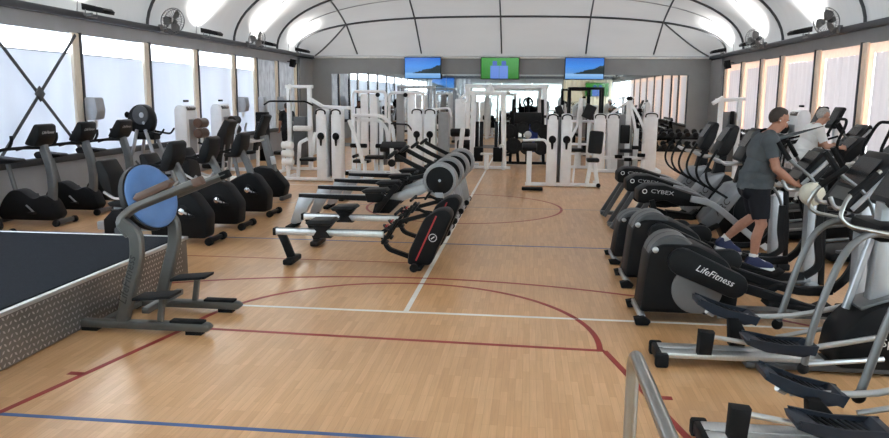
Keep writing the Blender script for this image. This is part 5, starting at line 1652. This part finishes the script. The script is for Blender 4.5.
# tall slim machine by the left windows near the silver curtain
t = thing('water_station', 'slim grey and black dispenser column between left window posts', 'water dispenser', (-8.2, 22.3, 0))
B().box((0, 0, 0.75), (0.34, 0.34, 1.5), bev=0.03).o('cabinet', 'black_plastic', t)
B().box((0.02, 0.0, 1.72), (0.20, 0.24, 0.50), bev=0.04).o('bottle', 'silver_paint', t)
B().box((0.18, 0, 1.25), (0.03, 0.20, 0.20), bev=0.01).o('tap_panel', 'white_plastic', t)


# ------------------------------------------------------------------ towel dispensers on the posts
def dispenser(label, y):
    t = thing('towel_dispenser', label, 'towel dispenser', (XL + 0.20, y, 1.50), 0, 'towel dispensers on the left posts')
    B().prof([(-0.10, 0.0), (0.12, 0.04), (0.16, 0.20), (0.12, 0.46), (-0.10, 0.46)], -0.15, 0.15, bev=0.02, r=0.04).o('case', 'silver_paint', t)
    B().box((0.0, 0, -0.06), (0.01, 0.20, 0.14)).o('paper', 'white_plastic', t)
    return t


dispenser('grey paper towel dispenser on the post beside the crossed brace', 13.75)
dispenser('grey paper towel dispenser on a far left window post', 21.4)
dispenser('small paper dispenser on the last left window post', 24.9)

# ------------------------------------------------------------------ dumbbell racks in the right corner
def rack(label, loc, w):
    t = thing('dumbbell_rack', label, 'rack', loc, 0.0, 'black dumbbell racks')
    for s in (-1, 1):
        B().prof([(-0.30, 0.03), (0.30, 0.03), (0.26, 0.10), (0.06, 0.98), (-0.04, 0.98), (-0.10, 0.10), (-0.30, 0.08)], -0.03, 0.03, bev=0.006).o('side_frame', 'black_plastic', t)
    ch = [c for c in t.children]
    for c, s in zip(ch, (-1, 1)):
        c.rotation_euler = (0, 0, PI / 2)
        c.location = (s * w / 2, 0, 0)
    for y, z in ((-0.16, 0.55), (0.02, 0.90)):
        B().box((0, y, z), (w, 0.30, 0.05), (0.35, 0, 0), bev=0.008).o('shelf', 'black_plastic', t)
    return t


rk = rack('black two tier dumbbell rack in front of the mirror, left of the corner', (4.15, 22.5, 0), 2.1)
dup(rk, 'black two tier dumbbell rack against the right corner panel', (6.2, 23.3, 0), -PI / 2)
db = None
for ri, (ox, oy, rz, n, wd) in enumerate(((4.15, 22.5, 0.0, 9, 2.1), (6.2, 23.3, -PI / 2, 9, 2.1))):
    for ti, (y, z) in enumerate(((-0.16, 0.55), (0.02, 0.90))):
        for k in range(n):
            xl = -wd / 2 + 0.14 + (wd - 0.28) * k / (n - 1)
            yl = y - 0.02
            c, s = math.cos(rz), math.sin(rz)
            loc = (ox + xl * c - yl * s, oy + xl * s + yl * c, z + 0.115)
            lab = '%s black dumbbell from the left, %s tier, rack %s' % (('first', 'second', 'third', 'fourth', 'fifth', 'sixth', 'seventh', 'eighth', 'ninth')[k], ('lower', 'upper')[ti], ('left of the corner', 'by the corner panel')[ri])
            if db is None:
                db = thing('dumbbell', lab, 'dumbbell', loc, rz, 'dumbbells on the racks')
                for q in (-1, 1):
                    B().cyl((0, q * 0.07, -q * 0.025), (0, q * 0.15, -q * 0.055), 0.08, n=12, bev=0.014).o('head', 'iron_plate', db)
                B().tube([(0, -0.08, 0.028), (0, 0.08, -0.028)], 0.017, n=8).o('handle', 'chrome', db)
                for c_ in db.children:
                    c_.rotation_euler = (0.70, 0, 0)
            else:
                dup(db, lab, loc, rz)


# ------------------------------------------------------------------ dark free weight area in front of the mirror
def power_rack(label, loc, m, w=1.1):
    t = thing('power_rack', label, 'rack', loc, 0.0, 'racks in front of the mirror')
    for x in (-w / 2, w / 2):
        for y in (-0.45, 0.45):
            B().box((x, y, 1.19), (0.08, 0.08, 2.30), bev=0.008).o('upright', m, t)
        B().box((x, 0, 2.32), (0.08, 1.0, 0.08), bev=0.008).o('side_beam', m, t)
        B().box((x, 0, 0.04), (0.10, 1.2, 0.08), bev=0.008).o('floor_beam', m, t)
        B().box((x, -0.50, 1.10), (0.06, 0.12, 0.10), bev=0.01).o('bar_hook', 'black_plastic', t)
    for y in (-0.45, 0.45):
        B().box((0, y, 2.32), (w, 0.08, 0.08), bev=0.008).o('cross_beam', m, t)
    b = B()
    b.tube([(-1.0, -0.52, 1.18), (1.0, -0.52, 1.18)], 0.015, n=8)
    b.o('barbell', 'chrome', t)
    for x in (-0.82, 0.82):
        B().cyl((x - 0.05, -0.52, 1.18), (x + 0.05, -0.52, 1.18), 0.22, n=24, bev=0.012).o('plate', 'iron_plate', t)
    pad(t, 'bench_pad', (0, -0.1, 0.46), (0.30, 1.1, 0.10))
    B().box((0, -0.1, 0.22), (0.10, 0.9, 0.38), bev=0.02).o('bench_frame', 'black_plastic', t)
    return t


pr = power_rack('pale grey power rack in front of the mirror, below the left screen', (-3.85, 25.4, 0), 'silver_paint')
pr2 = power_rack('black power rack in front of the mirror, below the right screen', (1.9, 26.3, 0), 'black_plastic')


def bench(label, loc, rz):
    t = thing('weight_bench', label, 'bench', loc, rz, 'black benches near the mirror')
    B().box((0, 0.0, 0.46), (0.30, 0.5, 0.09), bev=0.03).o('seat_pad', 'black_vinyl', t)
    B().box((0, 0.58, 0.70), (0.30, 0.80, 0.09), (0.65, 0, 0), bev=0.03).o('back_pad', 'black_vinyl', t)
    b = B()
    b.box((0, 0.25, 0.05), (0.08, 1.2, 0.07), bev=0.01)
    b.box((0, -0.32, 0.05), (0.45, 0.08, 0.07), bev=0.01)
    b.box((0, 0.82, 0.05), (0.55, 0.08, 0.07), bev=0.01)
    b.bar((0, 0.0, 0.06), (0, 0.0, 0.43), 0.08, 0.08)
    b.bar((0, 0.75, 0.06), (0, 0.62, 0.68), 0.06, 0.06)
    b.o('frame', 'black_plastic', t)
    return t


bn = bench('black incline bench left of the pale grey rack', (-5.6, 25.6, 0), 0.3)
dup(bn, 'black incline bench between the pale grey rack and the cable crossover', (-2.5, 26.0, 0), -0.2)
dup(bn, 'black incline bench beside the dumbbell rack in front of the mirror', (3.3, 24.6, 0), 0.5)
dup(bn, 'black incline bench below the middle screen', (-0.9, 25.8, 0), 0.1)
# ------------------------------------------------------------------ people
def person(label, loc, J, rz=0.0, skin='skin', shirt='shirt_gray', shorts='shorts_black', hair='hair_dark', shoe='shoe_navy', sole='white_plastic',
           voxel=0.007, long_pants=False, bald=0.0, girth=1.0, head_pitch=0.0, sleeve=0.62, face=True):
    """J: joints in the person's own frame (x forward, y left).  One continuous voxel-merged body; clothes are inflated copies of its surface."""
    t = thing('person', label, 'person', loc, rz)
    V = {k: Vector(v) for k, v in J.items()}
    b = B()
    bones = []

    def caps(p0, p1, r0, r1, reg=None, n=14):
        p0, p1 = Vector(p0), Vector(p1)
        ax = p1 - p0
        L = ax.length
        ax = ax.normalized()
        pr = [(r0 * math.cos(a), -r0 * math.sin(a)) for a in [PI / 2 * (0.96 - k / 4) for k in range(4)]]
        pr += [(r0, 0)] if pr[-1][0] < r0 * 0.999 else []
        pr += [(r1, L)] + [(r1 * math.cos(a), L + r1 * math.sin(a)) for a in [PI / 2 * (k / 4) * 0.96 + 0.0 for k in range(1, 5)]]
        b.lathe(p0, ax, pr, n)
        if reg:
            bones.append((reg, p0, p1, max(r0, r1)))

    g = girth
    pel, mid, chest, neck, head = V['pelvis'], V['mid'], V['chest'], V['neck'], V['head']
    up = (neck - pel).normalized()
    lean = math.atan2(up.x, up.z)
    b.sph(pel, (0.135 * g, 0.175, 0.15), 18, 12, (0, lean, 0))
    b.sph(pel + Vector((-0.045, 0.075, -0.06)), (0.105, 0.095, 0.11), 14, 10)
    b.sph(pel + Vector((-0.045, -0.075, -0.06)), (0.105, 0.095, 0.11), 14, 10)
    b.sph((pel + mid) / 2, (0.135 * g, 0.165, 0.17), 18, 12, (0, lean, 0))
    b.sph(mid + Vector((0.02 * g, 0, 0)), (0.138 * g, 0.170, 0.18), 18, 12, (0, lean, 0))
    b.sph(chest, (0.125, 0.185, 0.19), 18, 12, (0, lean, 0))
    b.sph(chest + up * 0.08, (0.10, 0.175, 0.10), 18, 12, (0, lean, 0))
    bones += [('torso', pel + up * 0.06, chest, 0.14), ('torso', chest, neck - up * 0.03, 0.10), ('hips', pel - up * 0.08, pel + up * 0.02, 0.14)]
    caps(neck - up * 0.05, head - Vector((0.0, 0, 0.05)), 0.066, 0.058, None)
    bones.append(('head', neck + up * 0.03, head, 0.08))
    # head with jaw, nose, ears, brow
    HP = Matrix.Translation(head) @ Euler((0, head_pitch, 0)).to_matrix().to_4x4()

    def hp(x, y, z):
        return HP @ Vector((x, y, z))
    b.sph(hp(-0.012, 0, 0.028), (0.098, 0.078, 0.092), 20, 14, (0, head_pitch, 0))
    b.sph(hp(0.022, 0, -0.035), (0.070, 0.062, 0.085), 18, 12, (0, head_pitch, 0))
    b.sph(hp(0.058, 0, -0.090), (0.026, 0.030, 0.024), 12, 8)
    b.sph(hp(0.070, 0, 0.030), (0.022, 0.052, 0.014), 12, 8)
    caps(hp(0.083, 0, 0.012), hp(0.106, 0, -0.026), 0.009, 0.015)
    b.sph(hp(0.082, 0, -0.058), (0.014, 0.026, 0.011), 10, 8)
    for s in (-1, 1):
        b.sph(hp(-0.004, s * 0.080, -0.006), (0.020, 0.010, 0.032), 10, 8, (0, head_pitch, s * 0.4))
        S_ = 'r' if s < 0 else 'l'
        sh, elb, wr = V['sh_' + S_], V['el_' + S_], V['wr_' + S_]
        hip, kn, an = V['hip_' + S_], V['kn_' + S_], V['an_' + S_]
        b.sph(sh, (0.075, 0.065, 0.075), 14, 10)
        caps(neck - up * 0.03 + Vector((0, s * 0.04, 0)), sh + Vector((0, -s * 0.02, 0.02)), 0.060, 0.055)
        bones.append(('torso', neck - up * 0.05, sh - Vector((0, s * 0.05, 0)), 0.06))
        caps(sh, elb, 0.060, 0.044, 'arm')
        caps(elb, elb.lerp(wr, 0.35), 0.044, 0.046, 'fore')
        caps(elb.lerp(wr, 0.35), wr, 0.046, 0.028, 'fore')
        caps(hip, hip.lerp(kn, 0.5), 0.098, 0.082, 'thigh')
        caps(hip.lerp(kn, 0.5), kn, 0.082, 0.056, 'thigh2')
        b.sph(kn + Vector((0.012, 0, 0)), (0.056, 0.052, 0.06), 12, 8)
        caps(kn, kn.lerp(an, 0.38) + Vector((-0.018, 0, 0)), 0.052, 0.056, 'calf')
        caps(kn.lerp(an, 0.38) + Vector((-0.018, 0, 0)), an, 0.056, 0.034, 'calf2')
        toe = V['toe_' + S_]
        caps(an - Vector((0.02, 0, 0.03)), toe, 0.034, 0.026, 'foot')
        # hand: palm, four fingers curled round the grip, thumb leaving the side of the palm
        d = (V['hd_' + S_] - wr).normalized()
        side = V.get('hs_' + S_, Vector((0, -s, 0)))          # towards the thumb
        side = (side - d * side.dot(d)).normalized()
        dn = d.cross(side) * (1 if d.cross(side).z < 0 else -1)  # palm side
        pc_ = wr + d * 0.055
        for k in (-1, 0, 1):
            caps(wr + d * 0.012 + side * 0.012 * k, wr + d * 0.085 + side * 0.026 * k, 0.020, 0.016, 'hand', 10)
        for k, ln in enumerate((0.072, 0.082, 0.076, 0.060)):
            o_ = wr + d * 0.085 + side * (0.033 - 0.022 * k)
            a1 = (d * 0.80 + dn * 0.60).normalized()
            a2 = (d * 0.05 + dn * 1.0).normalized()
            a3 = (d * -0.75 + dn * 0.55).normalized()
            p1 = o_ + a1 * ln * 0.42
            p2 = p1 + a2 * ln * 0.34
            p3 = p2 + a3 * ln * 0.26
            caps(o_, p1, 0.0098, 0.0092, 'hand', 8)
            caps(p1, p2, 0.0092, 0.0086, 'hand', 8)
            caps(p2, p3, 0.0086, 0.0076, 'hand', 8)
        o_ = wr + d * 0.035 + side * 0.034
        p1 = o_ + (side * 0.7 + d * 0.6 + dn * 0.35).normalized() * 0.038
        p2 = p1 + (d * 0.6 + dn * 0.75 - side * 0.1).normalized() * 0.034
        caps(o_, p1, 0.012, 0.0105, 'hand', 8)
        caps(p1, p2, 0.0105, 0.0085, 'hand', 8)
    body = b.o('body', skin, t)
    md = body.modifiers.new('remesh', 'REMESH')
    md.mode = 'VOXEL'
    md.voxel_size = voxel
    sm_ = body.modifiers.new('smooth', 'SMOOTH')
    sm_.factor = 0.5
    sm_.iterations = 2 if voxel > 0.01 else 4
    bpy.context.view_layer.update()
    dg = bpy.context.evaluated_depsgraph_get()
    me = bpy.data.meshes.new_from_object(body.evaluated_get(dg))
    body.modifiers.clear()
    old = body.data
    body.data = me
    bpy.data.meshes.remove(old)
    for p in me.polygons:
        p.use_smooth = True
    me.materials.clear()
    me.materials.append(MATS[skin])
    # ---- regions of the body surface
    def seg(p, a, c):
        ab = c - a
        tt = max(0.0, min(1.0, (p - a).dot(ab) / ab.length_squared))
        return (p - (a + ab * tt)).length, tt

    inv = HP.inverted()
    reg = []
    for v in me.vertices:
        best = None
        for nm, a, c, r in bones:
            d_, tt = seg(v.co, a, c)
            d_ -= r
            if best is None or d_ < best[0]:
                best = (d_, nm, tt)
        reg.append((best[1], best[2], v.co))

    def garment(name, m, test, off, amt=None):
        keep = [test(nm, tt, co) for nm, tt, co in reg]
        bm = bmesh.new()
        mp = {}
        for i, k in enumerate(keep):
            if k:
                v = me.vertices[i]
                o_ = off(v.co) if callable(off) else off
                mp[i] = bm.verts.new(v.co + v.normal * o_)
        for p in me.polygons:
            if all(i in mp for i in p.vertices):
                bm.faces.new([mp[i] for i in p.vertices])
        for v in [v for v in bm.verts if not v.link_faces]:
            bm.verts.remove(v)
        bmesh.ops.smooth_vert(bm, verts=bm.verts[:], factor=0.5, use_axis_x=True, use_axis_y=True, use_axis_z=True)
        bmesh.ops.smooth_vert(bm, verts=bm.verts[:], factor=0.5, use_axis_x=True, use_axis_y=True, use_axis_z=True)
        bmesh.ops.solidify(bm, geom=bm.faces[:], thickness=-0.004)
        gm = bpy.data.meshes.new(name)
        for f in bm.faces:
            f.smooth = True
        bm.to_mesh(gm)
        bm.free()
        gm.materials.append(MATS[m])
        o = bpy.data.objects.new(name, gm)
        COL.objects.link(o)
        o.parent = t
        return o
    zs = pel.z - 0.07
    nz = neck.z

    def folds(co):
        return 0.020 + 0.006 * math.sin(22 * co.z + 9 * co.y + 6 * co.x) + (0.012 if co.z < pel.z + 0.12 else 0)
    garment('shirt', shirt, lambda nm, tt, co: (nm == 'torso' and (co - neck).length > 0.075) or (nm == 'hips' and co.z > zs) or (nm == 'arm' and tt < sleeve) or (nm == 'thigh' and co.z > zs + 0.02), folds)
    if long_pants:
        garment('trousers', shorts, lambda nm, tt, co: (nm in ('hips',) and co.z < zs + 0.12) or nm in ('thigh', 'thigh2', 'calf') or (nm == 'calf2' and tt < 0.92), 0.016)
    else:
        garment('shorts', shorts, lambda nm, tt, co: (nm == 'hips' and co.z < zs + 0.12) or (nm == 'thigh') or (nm == 'thigh2' and tt < 0.72) or (nm == 'torso' and co.z < zs + 0.1), lambda co: 0.020 + 0.004 * math.sin(30 * co.x + 17 * co.y))
        garment('socks', 'sock_white', lambda nm, tt, co: nm == 'calf2' and tt > 0.70 or (nm == 'foot' and tt < 0.3), 0.006)

    def hair_test(nm, tt, co):
        if nm != 'head':
            return False
        q = inv @ co
        if abs(q.y) > 0.079 and q.z < 0.03:
            return False
        line = 0.055 - bald * 0.05
        return (q.x < -0.005 and q.z > -0.062 + max(0, q.x + 0.06) * 0.9) or (q.z > 0.062 and q.x < line)
    garment('hair', hair, hair_test, 0.009)
    if face:
        for s in (-1, 1):
            e = B().sph(hp(0.077, s * 0.031, 0.012), (0.011, 0.013, 0.010), 10, 8).o('eye', 'print_white', t)
            B().sph(hp(0.0865, s * 0.031, 0.011), (0.004, 0.006, 0.006), 8, 6).o('iris', 'hair_dark', e)
            B().bar(hp(0.088, s * 0.014, 0.034), hp(0.080, s * 0.048, 0.036), 0.008, 0.008).o('eyebrow', hair, t)
    # ---- shoes
    for S_ in ('r', 'l'):
        an, toe = V['an_' + S_], V['toe_' + S_]
        d = (toe - an)
        pit = math.atan2(-(toe.z - (an.z - 0.055)), Vector((d.x, d.y)).length)
        yaw = math.atan2(d.y, d.x)
        s_ = B().prof([(-0.075, -0.01), (0.19, -0.01), (0.215, 0.018), (0.19, 0.045), (0.10, 0.075), (0.045, 0.115), (-0.05, 0.115), (-0.085, 0.05)], -0.046, 0.046, bev=0.022, seg=3, r=0.02).o('shoe', shoe, t)
        B().prof([(-0.085, -0.032), (0.19, -0.032), (0.222, -0.012), (0.215, 0.004), (-0.088, 0.006)], -0.050, 0.050, bev=0.008).o('sole', sole, s_)
        B().box((0.10, 0, 0.072), (0.10, 0.05, 0.012), (0, 0.42, 0), bev=0.003).o('laces', 'white_plastic', s_)
        s_.location = (an.x, an.y, an.z - 0.075)
        s_.rotation_euler = (0, pit, yaw)
    return t


# the man on the cross trainer, walking, looking down, hands on the fixed bars
J1 = dict(pelvis=(0.01, 0, 1.145), mid=(0.02, 0, 1.315), chest=(0.05, 0, 1.495), neck=(0.10, 0, 1.68), head=(0.195, 0, 1.82),
          sh_r=(0.07, -0.185, 1.60), el_r=(0.13, -0.24, 1.32), wr_r=(0.335, -0.215, 1.165), hd_r=(0.45, -0.205, 1.145),
          sh_l=(0.07, 0.185, 1.60), el_l=(0.15, 0.24, 1.33), wr_l=(0.335, 0.215, 1.165), hd_l=(0.45, 0.205, 1.145),
          hip_r=(0.01, -0.095, 1.095), kn_r=(0.05, -0.15, 0.715), an_r=(-0.02, -0.20, 0.335), toe_r=(0.15, -0.21, 0.28),
          hip_l=(0.01, 0.095, 1.095), kn_l=(0.07, 0.17, 0.76), an_l=(-0.24, 0.215, 0.455), toe_l=(-0.10, 0.225, 0.365),
          hs_r=(-0.2, 0.4, 0.8), hs_l=(-0.2, -0.4, 0.8))
man = person('man in grey t-shirt and black shorts walking on the cross trainer, looking down', (2.44, 8.28, 0), J1, girth=1.08, head_pitch=0.45, bald=0.5)
e_ = B().sph((0.18, -0.094, 1.815), (0.008, 0.006, 0.008), 8, 6).o('earphone', 'white_plastic', man)

# the man in white by the right windows
J2 = dict(pelvis=(-0.06, 0, 1.12), mid=(0.0, 0, 1.28), chest=(0.08, 0, 1.45), neck=(0.16, 0, 1.62), head=(0.245, 0, 1.765),
          sh_r=(0.12, -0.18, 1.545), el_r=(0.24, -0.23, 1.29), wr_r=(0.46, -0.21, 1.27), hd_r=(0.56, -0.20, 1.27),
          sh_l=(0.12, 0.18, 1.545), el_l=(0.26, 0.23, 1.30), wr_l=(0.46, 0.21, 1.28), hd_l=(0.56, 0.20, 1.28),
          hip_r=(-0.06, -0.09, 1.07), kn_r=(0.08, -0.13, 0.76), an_r=(-0.06, -0.16, 0.50), toe_r=(0.10, -0.165, 0.455),
          hip_l=(-0.06, 0.09, 1.07), kn_l=(0.02, 0.13, 0.76), an_l=(-0.12, 0.16, 0.50), toe_l=(0.04, 0.165, 0.455),
          hs_r=(-0.2, 0.4, 0.8), hs_l=(-0.2, -0.4, 0.8))
person('grey haired man in white t-shirt and white shorts holding a hoop trainer', (4.50, 12.75, 0), J2, skin='skin_light', shirt='shirt_white', shorts='shorts_white', hair='hair_gray',
       shoe='sock_white', head_pitch=0.30, voxel=0.009, sleeve=0.75)

# a person in dark clothes standing by the far left windows
J3 = dict(pelvis=(0, 0, 0.94), mid=(0, 0, 1.11), chest=(0.0, 0, 1.29), neck=(0.0, 0, 1.48), head=(0.03, 0, 1.64),
          sh_r=(0, -0.18, 1.41), el_r=(-0.02, -0.24, 1.14), wr_r=(0.06, -0.25, 0.90), hd_r=(0.08, -0.25, 0.80),
          sh_l=(0, 0.18, 1.41), el_l=(-0.02, 0.24, 1.14), wr_l=(0.06, 0.25, 0.90), hd_l=(0.08, 0.25, 0.80),
          hip_r=(0, -0.09, 0.90), kn_r=(0.02, -0.10, 0.48), an_r=(-0.02, -0.11, 0.107), toe_r=(0.13, -0.12, 0.052),
          hip_l=(0, 0.09, 0.90), kn_l=(0.02, 0.10, 0.48), an_l=(-0.02, 0.11, 0.107), toe_l=(0.13, 0.12, 0.052),
          hs_r=(1, 0, 0), hs_l=(1, 0, 0))
person('person in dark clothes and white shoes standing by the far left windows', (-7.95, 23.9, 0), J3, rz=2.2, shirt='cloth_black', shorts='cloth_black', shoe='sock_white', voxel=0.014, long_pants=True, sleeve=0.9)
